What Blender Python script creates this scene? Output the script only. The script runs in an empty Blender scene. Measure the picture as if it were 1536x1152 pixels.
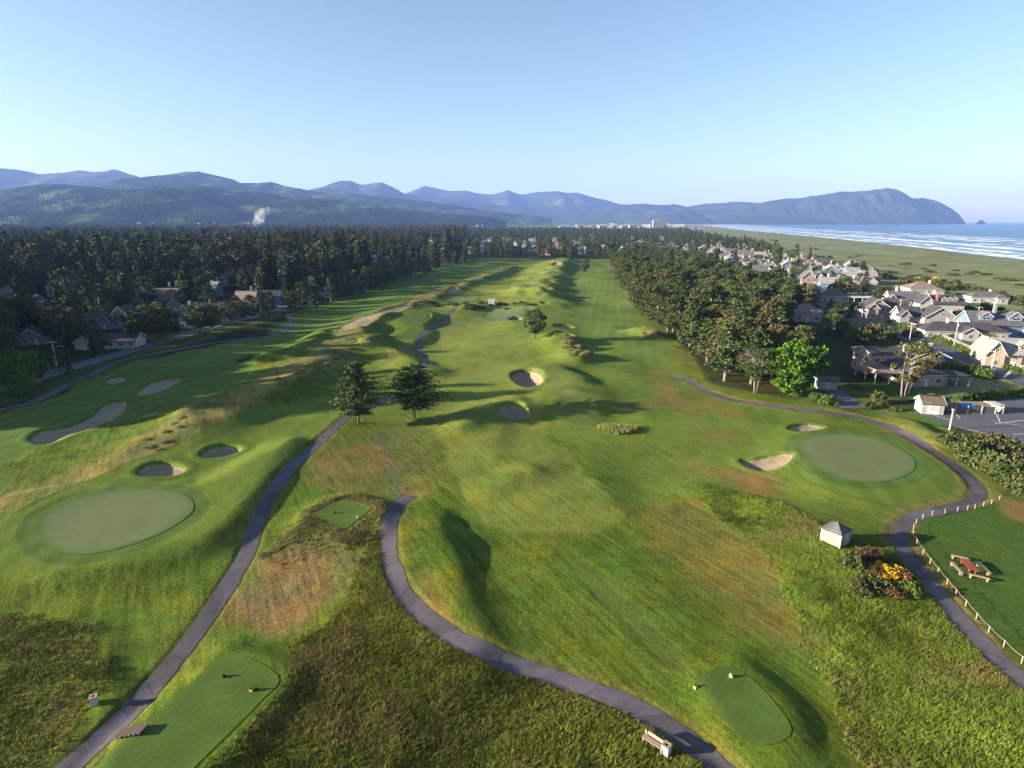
HAZE_D = 5.5e-5; EXPO = 2.1
import bpy, math, random
import numpy as np
from mathutils import Vector

random.seed(7); rng = np.random.default_rng(11)
scene = bpy.context.scene
COL = scene.collection
pi = math.pi
# ------------------------------------------------------------------ camera
IW, IH, FPX = 1536, 1152, 895.0
CAMZ = 42.0
PITCH = math.atan(245.0 / FPX)
cp, sp_ = math.cos(PITCH), math.sin(PITCH)
cam = bpy.data.cameras.new('camera'); cam.sensor_width = 36.0; cam.lens = 36.0 * FPX / IW
cam.clip_start = 0.5; cam.clip_end = 90000
camo = bpy.data.objects.new('camera', cam); COL.objects.link(camo)
camo.location = (0, 0, CAMZ); camo.rotation_euler = (pi / 2 - PITCH, 0, 0)
scene.camera = camo

def ray(px, py):
    a = (px - 768.0) / FPX; b = -(py - 576.0) / FPX
    return np.array([a, cp + b * sp_, -sp_ + b * cp])
def G0(px, py, z=0.0):
    d = ray(px, py); t = (z - CAMZ) / d[2]
    return np.array([d[0] * t, d[1] * t])
def P0(pts, z=0.0): return np.array([G0(p[0], p[1], z) for p in pts])
def at_depth(px, py, Y):
    d = ray(px, py); t = Y / d[1]
    return np.array([d[0] * t, Y, CAMZ + d[2] * t])
def project(x, y, z):
    dz = z - CAMZ
    w = y * cp - dz * sp_
    return 768 + FPX * x / w, 576 - FPX * (y * sp_ + dz * cp) / w

# ------------------------------------------------------------------ noise
_L = rng.random((256, 256))
def vnoise(x, y):
    xi = np.floor(x).astype(np.int64); yi = np.floor(y).astype(np.int64)
    fx = x - xi; fy = y - yi
    fx = fx * fx * (3 - 2 * fx); fy = fy * fy * (3 - 2 * fy)
    a = _L[xi & 255, yi & 255]; b = _L[(xi + 1) & 255, yi & 255]
    c = _L[xi & 255, (yi + 1) & 255]; d = _L[(xi + 1) & 255, (yi + 1) & 255]
    return (a * (1 - fx) + b * fx) * (1 - fy) + (c * (1 - fx) + d * fx) * fy - 0.5
def fbm(x, y, o=4, g=0.5):
    s = 0; a = 1.0
    for k in range(o):
        s = s + a * vnoise(x + 17.3 * k, y - 9.1 * k); x = x * 2.03; y = y * 2.03; a *= g
    return s
def smooth(a, b, x):
    t = np.clip((x - a) / (b - a), 0, 1); return t * t * (3 - 2 * t)

# ------------------------------------------------------------------ 2D geometry helpers
def seg_dist(P, poly, closed):
    """distance to polyline, side sign of the nearest segment"""
    n = len(poly); best = np.full(len(P), 1e18); side = np.zeros(len(P)); par = np.zeros(len(P))
    m = n if closed else n - 1
    for i in range(m):
        a = poly[i]; b = poly[(i + 1) % n]; ab = b - a
        ap = P - a
        t = np.clip((ap @ ab) / max(ab @ ab, 1e-9), 0, 1)
        q = ap - t[:, None] * ab
        d = np.einsum('ij,ij->i', q, q)
        k = d < best
        best = np.where(k, d, best)
        side = np.where(k, ab[0] * ap[:, 1] - ab[1] * ap[:, 0], side)
        par = np.where(k, (i + t) / m, par)
    return np.sqrt(best), np.sign(side), par
def inside(P, poly):
    r = np.zeros(len(P), bool); n = len(poly)
    for i in range(n):
        a = poly[i]; b = poly[(i + 1) % n]
        if a[1] == b[1]: continue
        c = ((a[1] > P[:, 1]) != (b[1] > P[:, 1])) & (P[:, 0] < (b[0] - a[0]) * (P[:, 1] - a[1]) / (b[1] - a[1]) + a[0])
        r ^= c
    return r
def sdist(P, poly):
    """positive inside"""
    d, _, _ = seg_dist(P, poly, True)
    return np.where(inside(P, poly), d, -d)
def catmull(pts, n, closed=False):
    pts = [np.array(p, float) for p in pts]; m = len(pts); out = []
    for i in range(m if closed else m - 1):
        if closed: p0, p1, p2, p3 = pts[i - 1], pts[i], pts[(i + 1) % m], pts[(i + 2) % m]
        else: p0, p1, p2, p3 = pts[max(i - 1, 0)], pts[i], pts[i + 1], pts[min(i + 2, m - 1)]
        for k in range(n):
            t = k / n
            out.append(0.5 * (2 * p1 + (p2 - p0) * t + (2 * p0 - 5 * p1 + 4 * p2 - p3) * t * t + (3 * p1 - p0 - 3 * p2 + p3) * t ** 3))
    if not closed: out.append(pts[-1])
    return np.array(out)
def resample(poly, step):
    d = np.r_[0, np.cumsum(np.linalg.norm(np.diff(poly, axis=0), axis=1))]
    n = max(2, int(d[-1] / step) + 1); s = np.linspace(0, d[-1], n)
    return np.c_[np.interp(s, d, poly[:, 0]), np.interp(s, d, poly[:, 1])]

# ------------------------------------------------------------------ layout read from the photograph, turned into ground points
PATHS = {
 'left': ([(60,1185),(105,1150),(180,1080),(240,1010),(290,950),(340,880),(370,830),(385,790),(400,760),(430,715),(470,675),(510,637),(530,620),(560,608),(590,594),(615,580),(635,556),(638,535),(628,517),(640,500),(660,485),(675,470),(688,462),(694,459)], 2.05),
 'mid': ([(1130,1200),(1080,1152),(1040,1117),(990,1083),(930,1052),(870,1029),(800,1006),(740,990),(690,970),(640,935),(603,890),(587,850),(583,810),(589,780),(601,757),(618,745)], 2.1),
 'right': ([(1012,567),(1040,575),(1065,588),(1100,600),(1140,607),(1180,612),(1230,617),(1280,624),(1320,634),(1350,648),(1385,670),(1420,692),(1450,713),(1466,730),(1466,746),(1445,758),(1410,766),(1375,775),(1353,790),(1350,810),(1365,838),(1390,870),(1415,900),(1440,930),(1470,962),(1500,992),(1536,1022),(1610,1080)], 2.1),
 'shade': ([(-150,660),(0,616),(68,596),(156,554),(206,539),(273,526),(340,513),(398,504),(425,494),(436,482),(430,470)], 2.4),
 'far': ([(640,500),(668,487),(690,486),(700,489)], 1.6),
}
PATHW = {k: catmull(P0(v[0]), 6) for k, v in PATHS.items()}
ROADS = {
 'lroad': ([(-200,630),(-60,598),(91,557),(224,519),(284,503),(385,473),(440,455),(500,436)], 6.5),
 'rroad': ([(1180,430),(1240,456),(1290,477),(1320,489),(1353,503),(1412,522),(1460,541),(1509,560),(1580,588),(1680,630)], 7.0),
}
ROADW = {k: catmull(P0(v[0]), 6) for k, v in ROADS.items()}
PARK = P0([(1372,622),(1392,613),(1430,607),(1512,601),(1600,594),(1720,640),(1720,720),(1536,672),(1475,655),(1425,642)])
DRIVE = P0([(1235,583),(1262,585),(1280,597),(1300,612),(1262,614),(1245,600)])
GREENS = [
 [(60,812),(75,785),(115,765),(165,752),(215,747),(262,750),(288,762),(292,780),(270,800),(230,822),(175,840),(120,848),(80,838)],
 [(1197,672),(1215,660),(1250,657),(1290,660),(1330,670),(1365,690),(1372,705),(1360,720),(1320,730),(1270,728),(1230,712),(1205,695)],
 [(730,470),(745,464),(770,462),(788,466),(785,474),(760,479),(738,478)],
 [(664,450),(680,446),(705,446),(718,449),(705,454),(680,455)],
]
TEES = [
 [(340,983),(418,1020),(390,1062),(300,1152),(230,1215),(110,1190),(150,1150),(230,1080),(290,1030)],
 [(468,780),(510,757),(558,772),(520,802)],
 [(1055,1020),(1095,1008),(1140,1040),(1186,1104),(1150,1128),(1112,1117),(1045,1040)],
 [(602,484),(620,475),(642,476),(634,487),(612,490)],
 [(592,507),(612,499),(634,500),(625,510),(604,513)],
]
BUNKERS = [  # outline, depth
 ([(206,716),(222,706),(250,701),(272,704),(281,709),(264,718),(232,723),(211,722)], 1.0),
 ([(300,688),(318,677),(340,672),(363,674),(356,682),(330,690),(308,691)], 1.0),
 ([(1110,686),(1130,685.5),(1160,682),(1182,683),(1191,688),(1178,699),(1155,704),(1135,701.5),(1118,695)], 0.85),
 ([(1181,642),(1192,637),(1212,635),(1232,639),(1238,645),(1222,650),(1200,650.5),(1187,648)], 0.8),
 ([(766,562),(780,557),(800,557),(815,566),(813,575),(795,580),(776,574)], 2.3),
 ([(746,612),(760,606),(780,605),(796,612),(797,622),(775,627),(753,622)], 2.0),
 ([(43,662),(60,648),(100,640),(135,625),(155,608),(180,602),(192,604),(181,622),(150,637),(110,652),(70,669)], 1.0),
 ([(203,591),(225,575),(260,568),(276,568),(256,582),(225,593)], 1.0),
 ([(158,573),(175,566),(191,567),(186,575),(165,578)], 0.9),
 ([(505,498),(525,485),(560,475),(590,466),(618,461),(603,472),(570,485),(545,500),(520,504)], 0.6),
 ([(764,479),(772,475),(784,476),(783,482),(770,483)], 1.3),
 ([(670,441),(680,437),(690,439),(686,443),(674,444)], 1.0),
 ([(826,402),(836,399),(844,402),(836,405)], 1.5),
 ([(830,492),(845,488),(862,491),(850,495),(836,495)], 1.2),
 ([(834,507),(846,503),(862,506),(852,511),(838,511)], 1.2),
]
GRW = [catmull(P0(g), 8, True) for g in GREENS]
TEW = [catmull(P0(g), 4, True) if len(g) > 4 else np.vstack([np.linspace(P0(g)[i], P0(g)[(i + 1) % 4], 8)[:-1] for i in range(4)]) for g in TEES]
BUW = [(catmull(P0(b), 6, True), d) for b, d in BUNKERS]

# coast line, x of the water's edge for every y
_sh = P0([(1900,434),(1700,410),(1536,389.5),(1440,379),(1340,367.5),(1240,357),(1170,350.5),(1110,344.5),(1075,340.2),(1052,337.4)], -4.0)
_sh = _sh[np.argsort(_sh[:, 1])]
SHY, SHX = _sh[:, 1], _sh[:, 0]
def shore_x(y):
    y = np.asarray(y, float)
    a = (SHX[1] - SHX[0]) / (SHY[1] - SHY[0])
    lo = SHX[0] + (y - SHY[0]) * a
    hi = SHX[-1] + (y - SHY[-1]) * 0.9
    return np.where(y < SHY[0], lo, np.where(y > SHY[-1], hi, np.interp(y, SHY, SHX)))

# ------------------------------------------------------------------ relief
RIDGES = [  # crest (px), height, width on the left, width on the right
 ([(-160,850),(0,778),(120,735),(230,684),(285,657)], 0.8, 15, 13),
 ([(305,643),(330,632),(420,585),(500,530),(560,488),(620,462),(700,430),(770,403)], 2.5, 15, 8.5),
 ([(-60,905),(0,842),(60,757),(150,722),(230,690)], 0.45, 6, 5),
 ([(652,812),(672,870),(690,930),(712,968)], 1.25, 13, 5.0),
 ([(835,512),(852,530),(868,545)], 2.8, 8, 5.5),
 ([(835,560),(868,580),(888,610)], 1.9, 13, 6.5),
 ([(850,392),(836,410),(826,428),(815,448)], 3.6, 28, 12),
 ([(700,462),(738,460),(800,464),(826,462)], 1.6, 10, 10),
 ([(780,440),(830,452),(850,456)], 1.8, 14, 9),
 ([(660,405),(690,415),(640,430),(590,448)], 1.5, 16, 12),
 ([(560,420),(620,405),(700,395)], 1.6, 20, 14),
 ([(740,735),(770,722),(790,714)], 0.75, 5, 3.6),
 ([(810,712),(830,706)], 0.45, 4, 3.5),
 ([(735,690),(742,665),(748,640)], 0.4, 6, 4),
 ([(450,800),(475,765),(520,750),(565,768),(572,800)], 0.55, 2.5, 2.2),
 ([(1060,745),(1130,765),(1210,800),(1245,850)], 0.8, 7, 9),
 ([(1020,1005),(1105,990),(1160,1030),(1205,1095),(1190,1150)], 0.35, 3, 3),
 ([(640,560),(600,540),(560,520)], 1.8, 8, 7),
 ([(395,545),(450,530),(480,505)], 2.2, 6, 5),
 ([(185,690),(215,672)], 0.7, 4, 3), ([(268,640),(300,625)], 0.9, 4.5, 3), ([(435,598),(465,580)], 1.6, 5, 3.5),
 ([(540,528),(575,512)], 2.0, 7, 5), ([(700,640),(735,610),(770,600)], 1.2, 7, 5),
 ([(0,935),(100,935),(148,955),(150,1010),(165,1045),(90,1152)], 0.3, 3.5, 2.2),
 ([(560,400),(540,430)], 1.5, 12, 10),
 ([(960,500),(982,505)], 2.2, 7, 5),
 ([(1370,640),(1410,665)], 1.2, 4, 4),
]
RIDW = [(catmull(P0(r[0]), 5), r[1], r[2], r[3]) for r in RIDGES]
PLATEAU = [ # polygon, height, edge width
 ([(-120,860),(0,792),(60,760),(160,738),(250,738),(310,735),(390,690),(440,668),(405,720),(340,800),(260,838),(150,868),(30,872)], 1.3, 5.5),
 ([(150,1160),(290,1020),(345,970),(435,1015),(400,1070),(260,1230)], 0.4, 2.6),
 ([(455,785),(508,750),(572,770),(525,812)], 0.6, 2.0),
 ([(1045,1022),(1098,1000),(1150,1035),(1200,1105),(1150,1140),(1105,1125)], 0.5, 2.4),
 ([(1185,675),(1210,653),(1250,648),(1340,662),(1390,692),(1410,722),(1380,738),(1300,742),(1230,728)], 0.7, 7),
 ([(592,488),(620,471),(652,474),(640,491),(612,494)], 1.6, 6),
 ([(585,512),(612,496),(642,498),(630,514),(604,518)], 1.0, 5),
]
PLW = [(catmull(P0(p[0]), 5, True), p[1], p[2]) for p in PLATEAU]

def bbox_sel(X, Y, poly, m):
    return np.nonzero((X > poly[:, 0].min() - m) & (X < poly[:, 0].max() + m) & (Y > poly[:, 1].min() - m) & (Y < poly[:, 1].max() + m))[0]

def height(X, Y):
    X = np.asarray(X, float).ravel(); Y = np.asarray(Y, float).ravel()
    h = np.zeros_like(X)
    near = Y < 1300
    und = fbm(X / 38.0, Y / 46.0, 3) * 1.1 + fbm(X / 13.0 + 40, Y / 15.0, 2) * 0.30
    oncourse = smooth(-1.05, -0.55, X / (Y + 40.0)) * (1 - smooth(0.20, 0.62, X / (Y + 60.0)))
    # big swells that run along the links with the dunes
    run = fbm((X - 0.15 * Y) / 30.0 + 5, Y / 120.0, 2) * 1.7 * smooth(120, 260, Y)
    h += (und * (0.35 + 0.65 * oncourse) + run * oncourse) * (1 - smooth(900, 1500, Y))
    for poly, H, wl, wr in RIDW:
        m = 3.0 * max(wl, wr); k = bbox_sel(X, Y, poly, m)
        if len(k) == 0: continue
        P = np.c_[X[k], Y[k]]
        d, s, t = seg_dist(P, poly, False)
        # left/right of the crest in the world (the sun is on the left)
        xc = np.interp(t, np.linspace(0, 1, len(poly)), poly[:, 0])
        w = wl + (wr - wl) * smooth(-0.8, 0.8, (P[:, 0] - xc) / np.maximum(d, 0.05))
        bump = np.exp(-(d / w) ** 2 * 1.4) * (1 + 0.55 * fbm(P[:, 0] / 9.0, P[:, 1] / 9.0 + 7, 2))
        h[k] += H * bump
    for poly, H, w in PLW:
        k = bbox_sel(X, Y, poly, 3 * w)
        if len(k) == 0: continue
        P = np.c_[X[k], Y[k]]
        s = smooth(-w, w * 0.35, sdist(P, poly))
        h[k] = h[k] * (1 - 0.75 * s) + H * s + 0.15 * s
    for poly, d in BUW:
        k = bbox_sel(X, Y, poly, 6)
        if len(k) == 0: continue
        P = np.c_[X[k], Y[k]]; s = sdist(P, poly)
        size = max(2.0, s.max() if len(s) else 2)
        h[k] += 0.12 * np.exp(-((s + 0.9) / 0.9) ** 2)
        h[k] -= np.where(s > 0, d * (0.62 * smooth(0, max(0.35, 0.0032 * poly[:, 1].mean()), s) + 0.38 * smooth(0, min(3.2, size), s)), 0)
    for nm, poly in list(PATHW.items()) + list(ROADW.items()):
        w = PATHS[nm][1] if nm in PATHS else ROADS[nm][1]
        k = bbox_sel(X, Y, poly, w * 2)
        if len(k) == 0: continue
        P = np.c_[X[k], Y[k]]; d, _, _ = seg_dist(P, poly, False)
        h[k] -= 0.10 * (1 - smooth(w * 0.5, w * 0.5 + 0.7, d))
    k = bbox_sel(X, Y, PARK, 14)
    if len(k):
        P = np.c_[X[k], Y[k]]; s = smooth(-9, 0.5, sdist(P, PARK)); h[k] = h[k] * (1 - s) + 0.4 * s
    # sand dunes and the sea bed
    dx = shore_x(Y) - X
    h = np.where(dx < 260, h + (fbm(X / 60, Y / 60, 3) * 2.4) * smooth(0, 40, dx) * smooth(260, 160, dx) * (Y < 3000), h)
    fall = smooth(46, -4, dx)
    h = h * (1 - fall) - 4.2 * fall - np.clip(-dx, 0, 200) * 0.06
    return h

# ------------------------------------------------------------------ the ground grid (fan shaped, one sheet)
ys = [12.0]
while ys[-1] < 9500:
    y = ys[-1]
    ys.append(y + (max(0.17, 0.0043 * y) if y < 1200 else 0.022 * y))
ys = np.array(ys); NY = len(ys)
UC = 14.0
us = np.r_[np.linspace(-2.6, -1.06, 60)[:-1], np.linspace(-1.06, 1.06, 780), np.linspace(1.06, 2.6, 60)[1:]]; NX = len(us)
XX = us[None, :] * (ys[:, None] + UC); YY = np.repeat(ys[:, None], NX, 1)
HH = height(XX, YY).reshape(NY, NX)
def ground_z(x, y):
    x = np.atleast_1d(np.asarray(x, float)); y = np.atleast_1d(np.asarray(y, float))
    j = np.clip(np.searchsorted(ys, y) - 1, 0, NY - 2); fy = np.clip((y - ys[j]) / (ys[j + 1] - ys[j]), 0, 1)
    u = np.clip(x / (y + UC), us[0], us[-1])
    i = np.clip(np.searchsorted(us, u) - 1, 0, NX - 2); fx = (u - us[i]) / (us[i + 1] - us[i])
    return (HH[j, i] * (1 - fx) + HH[j, i + 1] * fx) * (1 - fy) + (HH[j + 1, i] * (1 - fx) + HH[j + 1, i + 1] * fx) * fy
def gz(x, y): return float(ground_z(x, y)[0])
def G(px, py):
    """ground point seen at a pixel of the photograph, on the real relief"""
    d = ray(px, py); z = 0.0
    for _ in range(12):
        t = (z - CAMZ) / d[2]; z = 0.5 * z + 0.5 * gz(d[0] * t, d[1] * t)
    t = (z - CAMZ) / d[2]
    return Vector((d[0] * t, d[1] * t, gz(d[0] * t, d[1] * t)))
def mpp(px, py):
    """metres per photo pixel at the ground there"""
    p = G(px, py); return (p.y * cp - (p.z - CAMZ) * sp_) / FPX
# ------------------------------------------------------------------ node helpers / materials
def new_mat(name):
    m = bpy.data.materials.new(name); m.use_nodes = True
    nt = m.node_tree; nt.nodes.clear()
    out = nt.nodes.new('ShaderNodeOutputMaterial'); b = nt.nodes.new('ShaderNodeBsdfPrincipled')
    nt.links.new(b.outputs[0], out.inputs[0]); b.inputs['Specular IOR Level'].default_value = 0.25
    b.inputs['Roughness'].default_value = 0.85
    return m, nt, b, out
def nd(nt, t, **kw):
    n = nt.nodes.new(t)
    for k, v in kw.items(): setattr(n, k, v)
    return n
def lk(nt, a, b): nt.links.new(a, b)
def val(nt, op, a, b=None, c=None, clamp=False):
    n = nd(nt, 'ShaderNodeMath', operation=op); n.use_clamp = clamp
    for i, v in enumerate((a, b, c)):
        if v is None: continue
        if isinstance(v, (int, float)): n.inputs[i].default_value = v
        else: lk(nt, v, n.inputs[i])
    return n.outputs[0]
def noise(nt, scale, detail=3, rough=0.55, vec=None, dist=0.0):
    n = nd(nt, 'ShaderNodeTexNoise'); n.inputs['Scale'].default_value = scale; n.inputs['Detail'].default_value = detail
    n.inputs['Roughness'].default_value = rough; n.inputs['Distortion'].default_value = dist
    if vec is not None: lk(nt, vec, n.inputs['Vector'])
    return n.outputs['Fac']
def mix(nt, fac, a, b, blend='MIX'):
    n = nd(nt, 'ShaderNodeMix', data_type='RGBA', blend_type=blend)
    for s, v in ((n.inputs[0], fac), (n.inputs[6], a), (n.inputs[7], b)):
        if isinstance(v, (int, float)): s.default_value = v
        elif isinstance(v, tuple): s.default_value = (*v, 1) if len(v) == 3 else v
        else: lk(nt, v, s)
    return n.outputs[2]
def ramp(nt, fac, stops):
    n = nd(nt, 'ShaderNodeValToRGB'); e = n.color_ramp.elements
    while len(e) < len(stops): e.new(0.5)
    for i, (p, c) in enumerate(stops): e[i].position = p; e[i].color = (*c, 1) if len(c) == 3 else (c[0],) * 3 + (1,)
    lk(nt, fac, n.inputs[0]); return n.outputs[0]
def scaled(nt, vec, s, rot=0.0):
    if rot:
        r = nd(nt, 'ShaderNodeMapping'); r.inputs['Rotation'].default_value = (0, 0, rot); lk(nt, vec, r.inputs[0]); vec = r.outputs[0]
    n = nd(nt, 'ShaderNodeMapping'); n.inputs['Scale'].default_value = s; lk(nt, vec, n.inputs[0]); return n.outputs[0]
def bump(nt, b, h, strength=0.5, dist=0.1):
    n = nd(nt, 'ShaderNodeBump'); n.inputs['Strength'].default_value = strength; n.inputs['Distance'].default_value = dist
    lk(nt, h, n.inputs['Height']); lk(nt, n.outputs[0], b.inputs['Normal'])
def pos(nt): return nd(nt, 'ShaderNodeNewGeometry').outputs['Position']
def obco(nt): return nd(nt, 'ShaderNodeTexCoord').outputs['Object']

def plain(name, col, rough=0.8, var=0.25, scale=2.0, bmp=0.0, metal=0.0, spec=0.25, stretch=None):
    m, nt, b, _ = new_mat(name); v = obco(nt)
    if stretch: v = scaled(nt, v, stretch)
    n = noise(nt, scale, 5, 0.6, v)
    k = val(nt, 'MULTIPLY_ADD', n, 2 * var, 1 - var)
    c = mix(nt, 1.0, col, k, 'MULTIPLY')
    lk(nt, c, b.inputs['Base Color']); b.inputs['Roughness'].default_value = rough
    b.inputs['Metallic'].default_value = metal; b.inputs['Specular IOR Level'].default_value = spec
    if bmp: bump(nt, b, n, 0.6, bmp)
    return m

M = {}
_d = G0(850, 850) - G0(1020, 1000); MOW = math.atan2(_d[1], _d[0])
# ground: the colour of each kind of turf is stored per vertex, mottling is procedural
m, nt, b, _ = new_mat('turf'); M['turf'] = m
at = nd(nt, 'ShaderNodeAttribute', attribute_name='turf'); p = pos(nt)
big = noise(nt, 0.045, 4, 0.6, p); mid = noise(nt, 0.33, 5, 0.65, p); fine = noise(nt, 2.6, 5, 0.75, p)
streak = noise(nt, 1.0, 3, 0.6, scaled(nt, p, (1.5, 0.13, 1), pi / 2 - MOW))
tex = at.outputs['Alpha']
k = val(nt, 'ADD', val(nt, 'MULTIPLY', val(nt, 'SUBTRACT', mid, 0.5), 1.5), val(nt, 'MULTIPLY', val(nt, 'SUBTRACT', fine, 0.5), 2.6))
k = val(nt, 'ADD', k, val(nt, 'MULTIPLY', val(nt, 'SUBTRACT', streak, 0.5), 2.0))
k = val(nt, 'MULTIPLY', k, tex)
wv = nd(nt, 'ShaderNodeTexWave'); wv.inputs['Scale'].default_value = 0.07; wv.inputs['Distortion'].default_value = 1.2; wv.inputs['Detail Scale'].default_value = 0.3; lk(nt, scaled(nt, p, (1, 1, 1), 0.17), wv.inputs['Vector'])
k = val(nt, 'ADD', k, val(nt, 'MULTIPLY', val(nt, 'SUBTRACT', wv.outputs['Fac'], 0.5), val(nt, 'MULTIPLY', val(nt, 'SUBTRACT', 0.42, tex, clamp=True), 0.9)))
k = val(nt, 'ADD', k, val(nt, 'MULTIPLY_ADD', big, 0.9, 0.55))
k = val(nt, 'MULTIPLY', val(nt, 'MAXIMUM', k, 0.25), 0.70)
c = mix(nt, 1.0, at.outputs['Color'], k, 'MULTIPLY')
warm = mix(nt, 1.0, c, (1.55, 1.02, 0.62), 'MULTIPLY')
wf = val(nt, 'MULTIPLY', ramp(nt, noise(nt, 0.11, 4, 0.62, p), [(0.45, (0.0,)), (0.72, (1.0,))]), val(nt, 'MINIMUM', val(nt, 'MULTIPLY_ADD', tex, 0.9, 0.12), 0.8))
c = mix(nt, wf, c, warm)
cool = mix(nt, 1.0, c, (0.62, 0.95, 0.9), 'MULTIPLY')
cf = val(nt, 'MULTIPLY', ramp(nt, noise(nt, 0.16, 4, 0.62, scaled(nt, p, (1, 1, 1), 1.1)), [(0.5, (0.0,)), (0.7, (1.0,))]), val(nt, 'MINIMUM', tex, 0.7))
c = mix(nt, cf, c, cool)
lk(nt, c, b.inputs['Base Color']); b.inputs['Roughness'].default_value = 1.0; b.inputs['Specular IOR Level'].default_value = 0.05
bh = val(nt, 'MULTIPLY', val(nt, 'ADD', fine, val(nt, 'MULTIPLY', mid, 1.3)), val(nt, 'MULTIPLY_ADD', tex, 1.0, 0.06))
bump(nt, b, bh, 0.75, 0.35)

def turf_sheet(name, col, rim, var=0.16, stripes=0.0, rot=0.0, w=1.0):
    m, nt, b, _ = new_mat(name); p = pos(nt)
    n1 = noise(nt, 0.25, 4, 0.6, p); n2 = noise(nt, 3.5, 4, 0.7, p)
    k = val(nt, 'ADD', val(nt, 'MULTIPLY_ADD', n1, 2 * var, 1 - 1.6 * var), val(nt, 'MULTIPLY', n2, 1.2 * var))
    if stripes:
        wv = nd(nt, 'ShaderNodeTexWave'); wv.inputs['Scale'].default_value = w; wv.inputs['Distortion'].default_value = 0.6
        lk(nt, scaled(nt, p, (1, 1, 1), rot), wv.inputs['Vector'])
        k = val(nt, 'MULTIPLY', k, val(nt, 'MULTIPLY_ADD', wv.outputs['Fac'], stripes, 1 - stripes / 2))
    ed_ = nd(nt, 'ShaderNodeAttribute', attribute_name='edge')
    e = val(nt, 'ADD', ed_.outputs['Fac'], val(nt, 'MULTIPLY', val(nt, 'SUBTRACT', noise(nt, 0.9, 3, 0.6, p), 0.5), 0.9), clamp=True)
    c = mix(nt, 1.0, mix(nt, e, rim, col), k, 'MULTIPLY')
    n3 = noise(nt, 0.5, 4, 0.7, p); c = mix(nt, ramp(nt, n3, [(0.55, (0.0,)), (0.75, (0.55,))]), c, mix(nt, 1.0, c, (1.25, 1.02, 0.8), 'MULTIPLY'))
    lk(nt, c, b.inputs['Base Color']); b.inputs['Roughness'].default_value = 1.0
    b.inputs['Specular IOR Level'].default_value = 0.05
    bump(nt, b, n2, 0.35, 0.06)
    return m
M['green'] = turf_sheet('green_turf', (0.122, 0.146, 0.062), (0.086, 0.130, 0.030), 0.18, 0.03, 0.5, 0.45)
M['tee'] = turf_sheet('tee_turf', (0.068, 0.108, 0.022), (0.074, 0.112, 0.020), 0.40, 0.10, 0.7, 0.4)
def speckle(name, c1, c2, s1=0.4, s2=9.0, rough=0.9, bmp=0.02, patch=None):
    m, nt, b, _ = new_mat(name); p = pos(nt)
    n1 = noise(nt, s1, 5, 0.65, p); n2 = noise(nt, s2, 3, 0.6, p)
    f = val(nt, 'MULTIPLY_ADD', val(nt, 'SUBTRACT', n1, 0.5), 2.2, 0.5, clamp=True)
    c = mix(nt, f, c1, c2)
    c = mix(nt, 1.0, c, val(nt, 'MULTIPLY_ADD', n2, 0.9, 0.55), 'MULTIPLY')
    if patch:
        v = nd(nt, 'ShaderNodeTexVoronoi'); v.inputs['Scale'].default_value = 0.11; lk(nt, p, v.inputs['Vector'])
        v2 = nd(nt, 'ShaderNodeTexVoronoi', feature='DISTANCE_TO_EDGE'); v2.inputs['Scale'].default_value = 0.42; lk(nt, p, v2.inputs['Vector'])
        c = mix(nt, ramp(nt, v2.outputs['Distance'], [(0.0, (0.55,)), (0.022, (0.0,))]), c, (0.02, 0.02, 0.018))
        c = mix(nt, ramp(nt, noise(nt, 1.3, 4, 0.7, p), [(0.60, (0.0,)), (0.72, (0.6,))]), c, (0.11, 0.105, 0.06))
        c = mix(nt, 1.0, c, mix(nt, ramp(nt, v.outputs['Color'], [(0.45, (0,)), (0.5, (1,))]), (0.82,) * 3, (1.2, 1.17, 1.2)), 'MULTIPLY')
    lk(nt, c, b.inputs['Base Color']); b.inputs['Roughness'].default_value = rough
    bump(nt, b, n2, 0.5, bmp); return m
M['path'] = speckle('path_asphalt', (0.062, 0.053, 0.060), (0.116, 0.099, 0.108), 0.35, 7.0, patch=True)
M['road'] = speckle('road_asphalt', (0.075, 0.070, 0.088), (0.11, 0.103, 0.122), 0.12, 5.0)
M['sand'] = speckle('bunker_sand', (0.205, 0.147, 0.092), (0.33, 0.25, 0.165), 0.5, 4.0, bmp=0.12)
M['waste'] = speckle('waste_sand', (0.125, 0.105, 0.055), (0.21, 0.17, 0.105), 0.5, 3.0, bmp=0.1)
M['dirt'] = speckle('bare_dirt', (0.10, 0.12, 0.045), (0.24, 0.19, 0.16), 0.9, 5.0, bmp=0.05)
M['kerb'] = plain('kerb_concrete', (0.42, 0.41, 0.42), 0.8, 0.15)
M['paint'] = plain('white_paint', (0.72, 0.72, 0.70), 0.6, 0.12, 3)

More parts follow.
